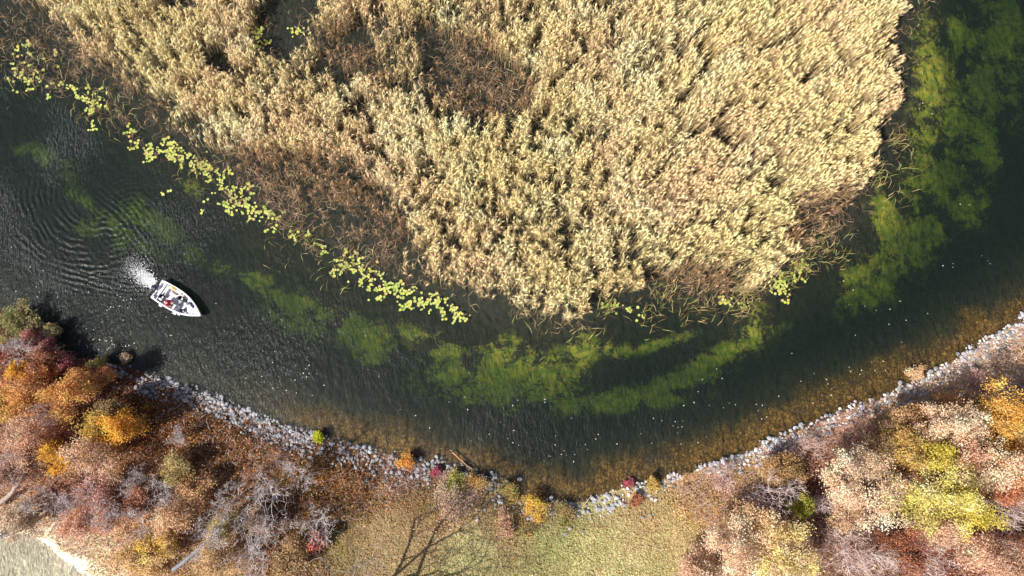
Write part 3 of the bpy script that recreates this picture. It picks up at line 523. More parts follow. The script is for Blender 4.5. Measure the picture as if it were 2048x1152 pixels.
def plant(px, py, rpx, h, cols, label, cat='tree', leafn=45, leafs=(.11, .19), bark=(150, 138, 130), name='tree', group=None, dense=1.0, lean=(0, 0), seed=None, twig=1.0, rad0=None):
    hc = h * .72; p = un(px, py, hc + .8); g0 = float(gz(p[None])[0]); r = rpx * px_scale(hc)
    rg = np.random.default_rng(seed if seed is not None else int(px * 7 + py * 13)); bare = cols is None
    small = h < 2.2
    segs, tips, l3 = skeleton(rg, h * .95, r * (1.0 if bare else .88), 5 if (bare and not small) else 4, ((6, 5, 4, 4) if bare else (6, 5, 4, 3)) if not small else (5, 4, 3, 3), .3, lean, rad0 or (.05 + .014 * h))
    root = bpy.data.objects.new(name, None); COL.objects.link(root); root.location = (p[0], p[1], g0 - .05); tag(root, label, cat, group)
    tb = Acc(); bk = srgb(*bark)
    nseg = len(segs)
    for i, (A, B, ra, rb) in enumerate(segs):
        tw = i >= nseg - 6
        tb.tubes(A, B, ra * twig if tw else ra, rb * twig if tw else rb, np.tile(bk, (len(A), 1)) * rg.uniform(.75, 1.15, (len(A), 1)), 3 if i > 5 else 6)
        if i == 2 and not bare: pass
    link('trunk' if not bare or not small else 'stems', tb.mesh('trunk'), M_BARK, root)
    if not bare:
        T = tips; nl = int(leafn * dense); rep = np.repeat(np.arange(len(T)), nl); cs = min(.27, r * .12) + .05
        cn = T[rep] + rg.normal(0, 1, (len(rep), 3)) * np.array([cs, cs, cs * .8]); cn[:, 2] = np.maximum(cn[:, 2], .1)
        f_ = .3 if (px < 620 and cols is not YE) else .18; cc_ = np.array([srgb(*(np.array(c) * (1 - f_) + np.array([216, 192, 172]) * f_)) for c in cols]); pick = (rg.random(len(T)) * .65 + .35 * (T[:, 0] / (2 * r) + .5).clip(0, 1)) * len(cc_); base = cc_[np.clip(pick.astype(int), 0, len(cc_) - 1)][rep]  # crowns blended to a pale tint: haze put into the leaf colours
        br = rg.normal(1, .2, len(T))[rep][:, None] * rg.normal(1, .11, (len(rep), 1)); c_ = np.clip(base * 1.1 * br.clip(.4, 1.6), 0.01, .86)
        al = Acc(); sz = rg.uniform(*leafs, len(rep)); al.leaves(cn, sz, c_, rg, .6, .7)
        link('crown', al.mesh('crown'), M_LEAF, root)
    return root
OR = [(208, 122, 62), (220, 150, 78), (192, 108, 66)]; YE = [(220, 168, 50), (210, 150, 44), (190, 140, 60)]; TA = [(206, 164, 136), (190, 144, 116), (218, 182, 152)]; RE = [(180, 80, 100), (170, 90, 96), (150, 70, 66)]
GR = [(120, 124, 62), (96, 108, 50), (150, 138, 84)]; PA = [(236, 204, 172), (222, 184, 150), (242, 216, 184)]; YG = [(230, 210, 136), (200, 192, 92), (238, 216, 164), (212, 200, 104)]; RU = [(150, 90, 66), (166, 104, 72), (130, 76, 58)]
PT = [(214, 176, 148), (200, 158, 130), (226, 196, 168)]
# left wood
LT = [(15, 642, 34, 3.2, GR, 'olive green leafy tree overhanging the water at the left edge'), (58, 655, 20, 2.4, [(150, 140, 90), (120, 116, 66)], 'small olive tree reaching out over the dark water'), (92, 662, 12, 2.5, [(170, 156, 96), (140, 130, 80)], 'tip of olive branch tree hanging furthest over the water'), (52, 680, 20, 3.5, [(190, 130, 120), (170, 100, 96)], 'pinkish red small tree just below the olive waterside trees'), (84, 692, 20, 3, RE, 'crimson bush leaning over the left bank'),
      (122, 716, 20, 2.6, RE, 'dark crimson bush at the left waterline'), (75, 722, 28, 4, RU, 'rust brown tree behind the crimson bushes'), (44, 738, 20, 4, YE, 'yellow-orange small tree left of the rust brown tree'), (95, 742, 16, 3, OR, 'small bright orange tree beneath the crimson bush'), (148, 748, 24, 4, OR, 'round orange tree near the left waterline'),
      (188, 734, 20, 2.2, [(150, 140, 60), (170, 160, 70), (120, 110, 60)], 'yellow-green bush at the left end of the stones'), (202, 754, 20, 3.2, OR, 'orange-red small tree beside the yellow-green bush'), (42, 775, 48, 7, OR, 'large orange tree at the left edge'), (25, 815, 40, 6, [(190, 160, 70), (160, 140, 60), (206, 150, 60)], 'yellow-olive tree at the left edge under the orange one'),
      (138, 800, 44, 7, [(206, 132, 56), (216, 160, 70), (196, 110, 60)], 'large golden orange tree amid dark brush'), (185, 858, 28, 5, [(210, 170, 60), (180, 150, 60)], 'mustard yellow tree left of the brightest yellow one'), (240, 860, 36, 6, [(230, 170, 30), (226, 150, 30), (216, 130, 40)], 'brightest yellow tree in the left wood'), (215, 822, 22, 4, [(140, 120, 70), (120, 100, 60)], 'dull olive small tree above the brightest yellow one'),
      (30, 870, 46, 7, TA, 'pinkish tan tree at the left edge below the orange trees'), (95, 880, 36, 6, [(196, 140, 110), (180, 120, 90)], 'tan-brown tree between pink and yellow crowns'), (116, 922, 34, 6, YE, 'tall narrow yellow tree in the left wood'), (60, 915, 34, 6, TA, 'pale pinkish tan tree left of the narrow yellow tree'),
      (185, 925, 50, 6.5, [(196, 150, 130), (206, 170, 140), (190, 140, 90)], 'wide dusty pink tree under the brightest yellow one'), (205, 985, 36, 5, [(196, 150, 140), (180, 130, 116)], 'mauve pink tree amid the grey bare trees'), (352, 940, 28, 4, [(176, 166, 96), (160, 140, 80)], 'pale yellow-green small tree on the brushy slope'), (212, 1042, 24, 4, [(214, 150, 110), (200, 130, 90)], 'orange-tan small tree near the sandy shore'),
      (335, 1035, 42, 5.5, [(206, 160, 120), (216, 180, 140), (186, 140, 100)], 'sandy tan tree in the middle of the bare trees'), (318, 1090, 32, 5, [(216, 180, 60), (206, 170, 110)], 'yellow tree at the bottom among tan crowns'), (270, 1125, 40, 5, [(210, 176, 130), (196, 160, 110), (206, 170, 70)], 'yellowish tan tree at the bottom edge beside the sand'), (448, 1052, 26, 4.5, [(166, 160, 70), (186, 170, 110)], 'yellow-green tree above the forked grey trunk'),
      (440, 1115, 40, 5.5, [(190, 160, 110), (176, 140, 96)], 'straw brown tree at the bottom edge'), (638, 1082, 18, 3, [(190, 96, 80), (160, 76, 60)], 'small brick red bush beside the clearing'), (585, 1120, 34, 4.5, [(170, 130, 90), (150, 130, 80)], 'brown-olive tree at the bottom left of the clearing'), (160, 1040, 30, 4.5, [(206, 160, 140), (196, 140, 110)], 'rose tan tree right above the sand'), (20, 965, 40, 6, [(170, 124, 100), (150, 110, 90)], 'brown-pink tree behind the leaning grey trunk'), (30, 1035, 32, 5, [(196, 170, 150), (176, 160, 130)], 'pale grey-tan tree over the sparkling corner water'),
      (505, 1040, 30, 4, [(176, 140, 110), (160, 120, 96)], 'brown leafy bush under the white bare crowns'), (270, 1000, 28, 4, [(190, 130, 100), (176, 116, 90)], 'russet small tree between two bare grey ones'), (400, 985, 30, 4, [(190, 150, 100), (170, 126, 86)], 'ochre brown bush left of the largest bare tree')]
for t in LT: plant(t[0], t[1], t[2], t[3] * .8, t[4], t[5], leafn=38 if t[2] < 30 else 60, dense=.6 if t[4] in (TA, RU) else .85, bark=(190, 172, 164), twig=1.3)
BT = [(18, 706, 34, 5.5, 'pale bare tree at the left edge above the orange trees'), (275, 962, 34, 5.5, 'grey bare tree right of the dusty pink tree'), (150, 1000, 40, 6, 'grey bare tree left of the mauve pink tree'), (215, 1020, 34, 6, 'bluish grey bare tree above the orange-tan tree'), (258, 1050, 40, 6, 'grey bare tree with drooping twigs near the sand'), (320, 985, 34, 5, 'bare tree leaning right in the middle of the left wood'), (455, 1000, 40, 6, 'bare whitish tree above the yellow-green crown'),
      (525, 1005, 66, 8, 'largest whitish bare tree at the edge of the brown brush'), (520, 1068, 46, 6, 'silver bare tree below the largest bare one'), (630, 1050, 40, 5, 'small grey bare tree nearest the clearing'), (590, 945, 34, 4, 'mauve bare bush on the brown slope'), (500, 1120, 40, 6, 'bare tree at the bottom edge left of the clearing'), (30, 930, 40, 6, 'bare grey tree at the left edge beside the pink crowns'), (60, 1000, 40, 6, 'bare grey tree beside the leaning trunk'), (350, 870, 20, 2.6, 'small mauve bare bush on the dark slope'), (90, 830, 24, 6, 'white-stemmed bare tree between the two large orange trees'), (400, 1085, 46, 8, 'tall forked grey tree at the bottom of the left wood')]
for t in BT: plant(t[0], t[1], t[2], t[3], None, t[4], bark=(210, 198, 194), twig=1.25, rad0=.14 if t[3] == 8 else None, group=None)
# right wood
RT = [(1908, 852, 62, 8, PA, 'pale pink-cream tree nearest the right bank'), (2040, 835, 52, 9, [(222, 174, 80), (206, 150, 60), (226, 190, 120)], 'golden tree at the right edge'), (1722, 968, 78, 9, PA, 'large round cream-pink tree left of the yellow-green one'), (1855, 965, 88, 10, YG, 'big yellow-green tree in the right wood'), (1925, 1015, 52, 9, [(216, 196, 90), (196, 180, 60)], 'yellow tree on the lower right of the big yellow-green one'), (1862, 900, 36, 8, [(190, 176, 60), (170, 150, 60)], 'olive-yellow treetop above the big yellow-green tree'),
      (1975, 940, 56, 9, PA, 'cream tree right of the yellow-green tree'), (1920, 905, 36, 8, [(196, 140, 110), (206, 160, 130)], 'brown-pink tree between the cream trees'), (2035, 920, 44, 8, [(190, 140, 60), (170, 110, 50), (206, 160, 80)], 'ochre tree at the right edge under the golden one'), (2030, 985, 40, 7, [(196, 120, 80), (206, 150, 110)], 'rusty tan tree at the right edge'), (1855, 1048, 46, 8, PT, 'tan tree directly under the yellow-green tree'), (1985, 1112, 66, 9, PT, 'broad pinkish tan tree in the lower right corner'),
      (1585, 1112, 66, 8, [(236, 216, 176), (222, 200, 120), (226, 196, 160)], 'cream-yellow tree at the bottom edge of the right wood'), (1480, 1108, 62, 7, PA, 'cream tree leftmost of the big crowns in the right wood'), (1400, 1132, 44, 5, PT, 'tan tree at the bottom edge next to the clearing'), (1530, 1060, 40, 6, [(226, 190, 150), (206, 170, 120)], 'peach tree behind the bare tree on the left of the right wood'), (1605, 1010, 18, 4, [(170, 170, 60), (150, 150, 50)], 'small lime yellow tree between bare trees'), (1810, 900, 34, 6, [(190, 160, 80), (176, 130, 80)], 'mustard brown tree left of the olive-yellow treetop'),
      (1830, 835, 36, 4, [(176, 150, 96), (190, 150, 110), (196, 130, 60)], 'olive-tan bush behind the right stone bank'), (1775, 880, 36, 3.5, [(170, 146, 100), (190, 150, 120)], 'grey-tan bush left of the pale pink-cream tree'), (1560, 940, 34, 2.5, [(190, 150, 100), (170, 140, 90)], 'sandy bush on the slope behind the right stones'), (1690, 1040, 26, 5, [(206, 176, 140), (190, 150, 110)], 'small cream crown under the large round tree'), (1800, 1110, 40, 6, [(150, 90, 60), (130, 76, 56)], 'dark russet tree at the bottom edge between the tan crowns')]
for t in RT: plant(t[0], t[1], t[2], t[3], t[4], t[5], leafn=int(50 + t[2] * .6), leafs=(.11, .20))
BR = [(1553, 990, 48, 6, 'pale bare tree left of the small lime yellow tree'), (1655, 1015, 32, 5, 'bare tree in front of the large round cream tree'), (1720, 1090, 62, 7, 'wide silvery bare tree at the bottom of the right wood'), (2020, 1020, 46, 8, 'white bare tree at the right edge below the cream tree'), (1850, 1095, 40, 7, 'bare white-limbed tree right of the silvery one'), (1785, 1125, 36, 6, 'grey bare tree at the bottom edge'), (1990, 790, 34, 3, 'mauve bare bush near the right bank'), (1465, 958, 34, 2.8, 'pink-mauve bare bush right of the clearing'), (1620, 900, 34, 2.2, 'rosy bare bush behind the right stones'), (1530, 1020, 30, 3, 'dark mauve bare bush left of the pale bare tree'), (1385, 975, 30, 1.8, 'low mauve bare bush by the water right of the clearing')]
for t in BR: plant(t[0], t[1], t[2], t[3], None, t[4], bark=(216, 196, 190) if t[3] > 3.1 else (210, 178, 166), twig=1.15)
# small bushes on the bank
SB = [(1073, 1016, 26, 1.7, [(232, 186, 60), (222, 170, 70)], 'bright yellow bush standing alone at the clearing edge'), (871, 946, 8, .6, [(170, 70, 100), (150, 60, 84)], 'small crimson bush among the middle bank stones'), (808, 930, 18, 1.1, [(216, 160, 70), (206, 130, 60)], 'small orange bush on the middle bank'), (628, 877, 11, .9, [(206, 206, 40), (180, 190, 40)], 'tiny lime bush growing in the grey boulders'), (1263, 968, 9, .5, [(170, 70, 90), (180, 100, 110)], 'tiny rose red bush on the right stones'), (1275, 1003, 11, .6, [(176, 112, 80), (166, 104, 76)], 'rust brown mound behind the right stones'),
      (1305, 975, 16, .9, [(206, 180, 90), (186, 150, 80)], 'straw yellow bush beside the tiny rose red one'), (905, 966, 22, 1., [(130, 146, 50), (170, 160, 80)], 'fresh green bush on the middle bank'), (903, 1005, 34, .9, [(216, 190, 160), (206, 176, 146)], 'bleached dry clump under the green bush'), (1006, 1045, 24, .9, [(200, 160, 130), (190, 146, 116)], 'dry tan clump left of the bright yellow bush'), (1010, 990, 26, .9, [(150, 146, 80), (176, 150, 80)], 'olive bush by the water above the dry tan clump'), (1128, 1030, 26, .8, [(130, 130, 66), (150, 120, 80)], 'olive brown bush right of the bright yellow bush'),
      (950, 975, 22, .9, [(190, 160, 100), (196, 150, 80)], 'straw coloured bush right of the fresh green bush'), (1845, 745, 16, 1., [(226, 190, 150), (216, 174, 130)], 'apricot bush hanging into the water at the right bank'), (240, 712, 10, .8, [(206, 180, 150), (190, 160, 120)], 'cream tuft at the left end of the stones'), (1965, 745, 22, 1.2, [(196, 150, 150), (206, 170, 150)], 'pink bush on the upper right bank'), (1900, 800, 26, 1.6, [(206, 150, 80), (190, 140, 90)], 'amber bush behind the right stones')]
for t in SB: plant(t[0], t[1], t[2], t[3], t[4], t[5], 'bush', leafn=26, leafs=(.09, .17), name='bush')
# tall bare tree just below the frame whose shadow falls on the clearing
plant(600, 1330, 210, 19, None, 'tall bare tree whose long shadow falls across the clearing', bark=(150, 140, 132), rad0=.42, twig=1.6)
# fallen and leaning trunks
def log(pts, r0, r1, label, name, c, branches=0):
    A = np.array([[*un(x, y, z), z] for x, y, z in pts]); base = A[0].copy(); root = None; ac_ = Acc(); A = A - base; k = len(A) * 3
    t = np.linspace(0, len(A) - 1, k); Pn = np.stack([np.interp(t, np.arange(len(A)), A[:, j]) for j in range(3)], -1) + rng.normal(0, .03, (k, 3)); rr_ = np.linspace(r0, r1, k)
    ac_.tubes(Pn[:-1], Pn[1:], rr_[:-1], rr_[1:], np.tile(srgb(*c), (k - 1, 1)), 8); me = ac_.mesh(name, True)
    return tag(link(name, me, M_BARK, None, tuple(base)), label, 'log')
log([(-20, 1020, 2.2), (20, 990, 2.4), (55, 945, 2.8)], .28, .16, 'thick pale grey dead trunk leaning at the left edge', 'dead_tree', (170, 156, 146))
log([(-30, 1082, 1.2), (20, 1068, 1.8), (55, 1045, 2.4), (85, 1020, 3.0)], .22, .12, 'dark grey trunk leaning over the sparkling corner water', 'dead_tree', (96, 96, 100))
log([(92, 1072, .5), (103, 1055, .8), (118, 1036, 1.1)], .13, .08, 'short cream log lying on the sand', 'fallen_log', (226, 210, 186))
log([(345, 1140, 3), (385, 1110, 3.6), (410, 1085, 4.2), (440, 1055, 5)], .2, .1, 'bluish grey limb crossing the bottom of the left wood', 'leaning_limb', (130, 134, 142))
log([(268, 1020, 2.6), (295, 1020, 2.7), (322, 1002, 3.0)], .09, .05, 'thin grey stick lying across the middle bare trees', 'fallen_branch', (140, 136, 140))
log([(1168, 1012, .3), (1182, 990, .35)], .05, .03, 'short pale driftwood stick where the two stone bands meet', 'driftwood', (190, 170, 140))
log([(905, 905, .05), (925, 922, .12), (945, 940, .2)], .08, .05, 'weathered brown driftwood sticking out from the middle bank', 'driftwood', (170, 130, 100))

# ---------------------------------------------------------------- flecks on the water
fl = []
FR = [(230, 690, 80, 25, 34), (180, 620, 90, 60, 14), (250, 590, 60, 25, 14), (60, 590, 30, 20, 6), (360, 640, 60, 40, 8), (600, 760, 50, 40, 14), (560, 770, 60, 40, 8), (870, 820, 90, 60, 10), (960, 870, 40, 30, 6), (1150, 900, 80, 20, 16), (1350, 870, 90, 30, 12), (1500, 820, 110, 50, 14), (1640, 770, 60, 60, 14), (1750, 740, 60, 30, 8), (1780, 650, 80, 60, 8), (1900, 520, 60, 40, 6), (1850, 200, 60, 120, 7), (1930, 340, 40, 90, 4), (560, 700, 60, 30, 4), (760, 720, 60, 40, 4), (80, 500, 60, 40, 5), (1440, 780, 60, 30, 6), (1700, 600, 50, 40, 4), (1080, 800, 60, 30, 4)]
k = 6; a = np.linspace(0, 6.283, k, endpoint=False)
V = np.vstack([np.column_stack([np.cos(a), np.sin(a) * .6, .12 + .12 * np.cos(2 * a)]), np.column_stack([np.cos(a) * .9, np.sin(a) * .5, .02 + 0 * a])]); Fq = [np.arange(k)[None], np.arange(k)[None, ::-1] + k, np.array([(i, i + k, (i + 1) % k + k, (i + 1) % k) for i in range(k)])]
FM = mesh('floating_leaf', V, Fq, np.tile(srgb(225, 222, 205), (2 * k, 1))); FM.materials.append(M_LEAF)
for cx, cy, sx, sy, c in FR:
    side = 'left' if cx < 512 else 'middle' if cx < 1350 else 'right'
    for j in range(c):
        for _ in range(20):
            p = un(cx + rng.normal(0, sx * .6), cy + rng.normal(0, sy * .6))
            if sdist(p[None], LAND)[0] < -.3 and sdist(p[None], ISLE)[0] < -.5: break
        else: continue
        r_ = rng.uniform(.035, .085); o = link('floating_leaf', FM, None, None, (p[0], p[1], .01), (0, 0, rng.random() * 6.28)); o.scale = (r_, r_, r_)
        tag(o, {'left': 'tiny pale leaf floating on the water round the boat and left bank', 'middle': 'tiny pale leaf floating on dark water above the middle bank', 'right': 'tiny pale leaf floating on dark water along the right channel'}[side], 'leaf', 'pale leaves floating on the %s of the river' % side)
# foam thrown up behind the motor
n = 3400; t = rng.random(n) ** 2.4; c0 = un(309, 570); ax = un(262, 538) - un(309, 570); axl = np.hypot(*ax); ax /= axl; nx = np.array([-ax[1], ax[0]])
L_ = t * axl * 1.35; q = rng.normal(0, 1, n) * (.17 + .6 * t); Pf = c0 + ax * L_[:, None] + nx * q[:, None] - nx * (t * .3)[:, None]
fo = Acc(); fo.leaves(np.column_stack([Pf, .02 + rng.random(n) * .10 * (1 - t) + .03 * rng.random(n)]), rng.uniform(.06, .22, n) * (1 - .8 * t), np.full((n, 3), .8), rng, 1.5, .8)
for ar, cnt in ((arm1, 130), (arm2, 150)):
    i = rng.random(cnt) ** 1.6 * 2.4; b = np.floor(i).astype(int); p = ar[b] + (ar[b + 1] - ar[b]) * (i - b)[:, None] + rng.normal(0, .22, (cnt, 2))
    fo.leaves(np.column_stack([p, np.full(cnt, .045)]), rng.uniform(.03, .10, cnt), np.full((cnt, 3), .75), rng, 2.5, .5)
tag(link('wake_foam', fo.mesh('wake_foam'), M_LEAF), 'white foam churned up behind the outboard motor', 'foam', kind='stuff')
# ---------------------------------------------------------------- the boat (x forward from the transom, y to port)
import bmesh
M_HULL = mat_plain('white_hull_paint', (.78, .78, .80), .35, noise=.04, scale=2); M_FLOOR = mat_plain('cream_deck', (.74, .72, .72), .7, noise=.08, scale=5); M_GREY = mat_plain('grey_carpet', (.46, .46, .46), .95, noise=.2, scale=30)
M_LAV = mat_plain('grey_vinyl', (.56, .55, .60), .6, noise=.08, scale=8); M_BLK = mat_plain('black_vinyl', (.014, .014, .018), .5, noise=.2, scale=12); M_NAVY = mat_plain('navy_cowl', (.02, .022, .05), .3, noise=.1, scale=6)
M_RED = mat_plain('crimson_jacket', (.72, .035, .13), .85, noise=.25, scale=7, bump=.4); M_SKIN = mat_plain('skin', (.55, .33, .22), .6); M_CAP = mat_plain('pale_cap', (.62, .42, .40), .8, noise=.1); M_KHAKI = mat_plain('khaki_cloth', (.50, .42, .26), .9, noise=.2, scale=9)
M_ORA = mat_plain('orange_vest', (.80, .30, .03), .8, noise=.2, scale=8); M_YEL = mat_plain('yellow_cloth', (.80, .58, .06), .8); M_METAL = mat_plain('brushed_metal', (.5, .5, .52), .35, metal=.9); M_TAUPE = mat_plain('taupe_cloth', (.20, .16, .15), .9, noise=.3, scale=10)
M_SMOKE = mat_plain('smoked_acrylic', (.35, .37, .40), .15); M_RUST = mat_plain('red_handle', (.45, .06, .06), .5)
def rbox(bm, c, sz, bev=.02, rot=0, taper=1.0, seg=2):
    t = bmesh.new(); bmesh.ops.create_cube(t, size=1)
    for v in t.verts:
        k = taper if v.co.z > 0 else 1
        v.co = Vector((v.co.x * sz[0] * k, v.co.y * sz[1] * k, v.co.z * sz[2]))
    if bev: bmesh.ops.bevel(t, geom=t.edges[:], offset=bev, segments=seg, affect='EDGES', profile=.6)
    bmesh.ops.transform(t, matrix=Matrix.Translation(c) @ Matrix.Rotation(rot, 4, 'Z'), verts=t.verts)
    m_ = bpy.data.meshes.new('t'); t.to_mesh(m_); t.free(); bm.from_mesh(m_); bpy.data.meshes.remove(m_)
def part(name, fn, mat, parent, smooth=True, loc=(0, 0, 0), rot=(0, 0, 0)):
    bm = bmesh.new(); fn(bm); me = bpy.data.meshes.new(name); bm.to_mesh(me); bm.free()
    for p_ in me.polygons: p_.use_smooth = smooth and len(me.polygons) > 30
    return link(name, me, mat, parent, loc, rot)
def cyl(bm, a, b, r0, r1=None, k=12):
    a = Vector(a); b = Vector(b); d = b - a; t = bmesh.new(); bmesh.ops.create_cone(t, cap_ends=True, segments=k, radius1=r0, radius2=r0 if r1 is None else r1, depth=d.length)
    bmesh.ops.transform(t, matrix=Matrix.Translation((a + b) / 2) @ d.to_track_quat('Z', 'Y').to_matrix().to_4x4(), verts=t.verts)
    m_ = bpy.data.meshes.new('t'); t.to_mesh(m_); t.free(); bm.from_mesh(m_); bpy.data.meshes.remove(m_)
BM = Matrix.Translation((float(BOAT[0]), float(BOAT[1]), 0)) @ Matrix.Rotation(BANG, 4, 'Z') @ Matrix.Diagonal((1.045, 1.0, 1.0, 1.0))
boat = bpy.data.objects.new('motorboat', None); COL.objects.link(boat); boat.matrix_world = BM
tag(boat, 'small open white motorboat with raised bow deck crossing the river', 'boat')
SX = [0, .5, 1, 1.6, 2.2, 2.8, 3.3, 3.8, 4.2, 4.55, 4.85, 5.05, 5.2]; SB_ = [1.04, 1.08, 1.11, 1.13, 1.12, 1.05, .95, .79, .62, .44, .26, .13, .02]
def bx_(x): return float(np.interp(x, SX, SB_))
def gzb(x): return .60 + .16 * max(0, (x - 2) / 3.2) ** 1.5
def hull(bm):
    rows = []
    for x, b in zip(SX, SB_):
        g = gzb(x); c = max(.08, .1 + .3 * max(0, (x - 3.6) / 1.6)); kz = -.15 + .5 * max(0, (x - 3.9) / 1.3) ** 2
        rows.append([bm.verts.new(q) for q in [(x, b, g), (x, b + .015, g - .06), (x, b * .93, c + .15), (x, b * .80, c - .05), (x, 0, kz), (x, -b * .80, c - .05), (x, -b * .93, c + .15), (x, -b - .015, g - .06), (x, -b, g)]])
    for r0, r1 in zip(rows, rows[1:]):
        for i in range(8): bm.faces.new((r0[i], r0[i + 1], r1[i + 1], r1[i]))
    bm.faces.new(rows[0][1:8])
part('hull', hull, M_HULL, boat, False)
def gun(bm):
    rows = []
    for x, b in zip(SX, SB_):
        g = gzb(x); w_ = min(.13, b * .9); rows.append([bm.verts.new(q) for q in [(x, b + .02, g - .03), (x, b + .01, g + .02), (x, b - w_, g + .02), (x, b - w_, g - .12), (x, -b + w_, g - .12), (x, -b + w_, g + .02), (x, -b - .01, g + .02), (x, -b - .02, g - .03)]])
    for r0, r1 in zip(rows, rows[1:]):
        for i in (0, 1, 2, 4, 5, 6): bm.faces.new((r0[i], r0[i + 1], r1[i + 1], r1[i]))
part('gunwale', gun, M_HULL, boat, False)
def liner(bm):
    rows = []
    for x in np.linspace(.1, 3.15, 10):
        b = bx_(x); g = gzb(x); rows.append([bm.verts.new(q) for q in [(x, b - .125, g - .1), (x, b - .2, .12), (x, -b + .2, .12), (x, -b + .125, g - .1)]])
    for r0, r1 in zip(rows, rows[1:]):
        for i in range(3): bm.faces.new((r0[i], r1[i], r1[i + 1], r0[i + 1]))
part('floor', liner, M_FLOOR, boat, False)
def deck(bm):
    rows = []
    for x in list(np.linspace(3.15, 4.9, 9)) + [5.1]:
        b = max(bx_(x) - .125, .01); z = .47 if x < 4.1 else gzb(x) - .02; rows.append([bm.verts.new(q) for q in [(x, b, z), (x, -b, z)]])
    for r0, r1 in zip(rows, rows[1:]): bm.faces.new((r0[0], r1[0], r1[1], r0[1]))
    a, b = rows[0]; c = bm.verts.new((3.15, b.co.y, .1)); d = bm.verts.new((3.15, a.co.y, .1)); bm.faces.new((a, b, c, d))
part('bow_deck', deck, M_HULL, boat, False)
part('floor_mat', lambda bm: rbox(bm, (2.68, 0, .132), (.9, 1.6, .014), .004), M_GREY, boat)
def tran(bm):
    rbox(bm, (.06, .72, .48), (.10, .5, .26), .015); rbox(bm, (.06, -.72, .48), (.10, .5, .26), .015); rbox(bm, (.05, 0, .33), (.09, 1.0, .34), .015)
    rbox(bm, (.15, .90, .615), (.30, .24, .06), .02); rbox(bm, (.15, -.90, .615), (.30, .24, .06), .02)
part('transom', tran, M_HULL, boat)
part('motor_well', lambda bm: rbox(bm, (.31, 0, .32), (.40, 1.86, .06), .01), M_LAV, boat)
part('bulkhead', lambda bm: rbox(bm, (.56, 0, .36), (.07, 1.78, .48), .015), M_HULL, boat)
part('rear_bench', lambda bm: rbox(bm, (.80, 0, .29), (.38, 1.74, .32), .03), M_LAV, boat)
part('side_locker', lambda bm: rbox(bm, (1.65, .84, .34), (1.25, .26, .42), .02), M_HULL, boat)
def seat(x, y, z, rot, s=1.0, nm='seat'):
    o = part(nm, lambda bm: (rbox(bm, (0, 0, .30), (.42 * s, .44 * s, .10), .04), rbox(bm, (0, 0, .22), (.3, .3, .06), .01)), M_BLK, boat, True, (x, y, z), (0, 0, rot))
    part('backrest', lambda bm: rbox(bm, (-.22 * s, 0, .50), (.09, .42 * s, .34), .035), M_BLK, o)
    part('pedestal', lambda bm: cyl(bm, (0, 0, 0), (0, 0, .22), .04), M_METAL, o)
    part('seat_trim', lambda bm: rbox(bm, (.04, 0, .355), (.16, .20, .012), .005), M_LAV, o); return o
seat(.92, -.42, .18, 0, .95); seat(2.60, .42, .12, .1, 1.05); seat(1.72, -.58, .12, 0, 1.1); seat(3.45, -.48, .38, .5, .75)
c = part('console', lambda bm: (rbox(bm, (2.62, -.60, .42), (.46, .56, .62), .07, taper=.9), rbox(bm, (2.5, -.60, .74), (.20, .48, .05), .02)), M_HULL, boat)
part('windshield', lambda bm: rbox(bm, (2.74, -.60, .86), (.03, .50, .26), .012), M_SMOKE, c)
def wheel(bm):
    for i in range(16):
        a0 = i / 16 * 6.283; a1 = (i + 1) / 16 * 6.283; cyl(bm, (2.30 + .05 * math.sin(a0), -.60 + .17 * math.cos(a0), .74 + .16 * math.sin(a0)), (2.30 + .05 * math.sin(a1), -.60 + .17 * math.cos(a1), .74 + .16 * math.sin(a1)), .014, k=6)
    for t in (0, 2.1, 4.2): cyl(bm, (2.30, -.60, .74), (2.30 + .05 * math.sin(t), -.60 + .17 * math.cos(t), .74 + .16 * math.sin(t)), .01, k=6)
    cyl(bm, (2.30, -.60, .74), (2.42, -.60, .70), .02)
part('steering_wheel', wheel, M_BLK, c)
om = part('outboard_motor', lambda bm: (rbox(bm, (-.14, 0, .34), (.20, .20, .40), .04), rbox(bm, (-.14, 0, -.16), (.14, .08, .66), .03), rbox(bm, (-.16, 0, -.30), (.34, .16, .02), .005), rbox(bm, (-.01, 0, .52), (.16, .26, .12), .02)), M_NAVY, boat)
part('cowl', lambda bm: rbox(bm, (-.18, 0, .72), (.56, .38, .40), .09, taper=.86, seg=4), M_NAVY, om)
part('cowl_band', lambda bm: rbox(bm, (-.20, 0, .60), (.57, .40, .04), .015), M_LAV, om)
def prop(bm):
    cyl(bm, (-.36, 0, -.44), (-.16, 0, -.44), .03, .05)
    for i in range(3):
        t = i * 2.094; rbox(bm, (-.34, .09 * math.cos(t), -.44 + .09 * math.sin(t)), (.03, .10, .10), .02)
part('propeller', prop, M_METAL, om)
def cleat(bm): rbox(bm, (4.74, -.02, gzb(4.74) + .03), (.16, .05, .04), .015); rbox(bm, (4.74, -.02, gzb(4.74)), (.06, .04, .05), .01)
part('bow_cleat', cleat, M_METAL, boat)
for xx, yy in ((.12, .92), (.12, -.92)): part('stern_cleat', lambda bm: (rbox(bm, (xx, yy, .67), (.12, .035, .03), .01), rbox(bm, (xx, yy, .65), (.04, .03, .04), .008)), M_METAL, boat)
def tm(bm): cyl(bm, (3.55, -.70, .62), (4.35, -.28, .70), .022); rbox(bm, (4.40, -.25, .72), (.22, .11, .11), .03, .48); rbox(bm, (3.75, -.60, .56), (.16, .2, .16), .02, .48)
part('trolling_motor', tm, M_LAV, boat)
part('bow_hatch', lambda bm: rbox(bm, (3.62, .02, .485), (.5, .56, .025), .008), M_FLOOR, boat)
def inboat(name, fn, mat, label, cat, smooth=True):
    o = part(name, fn, mat, None, smooth); o.matrix_world = BM; return tag(o, label, cat)
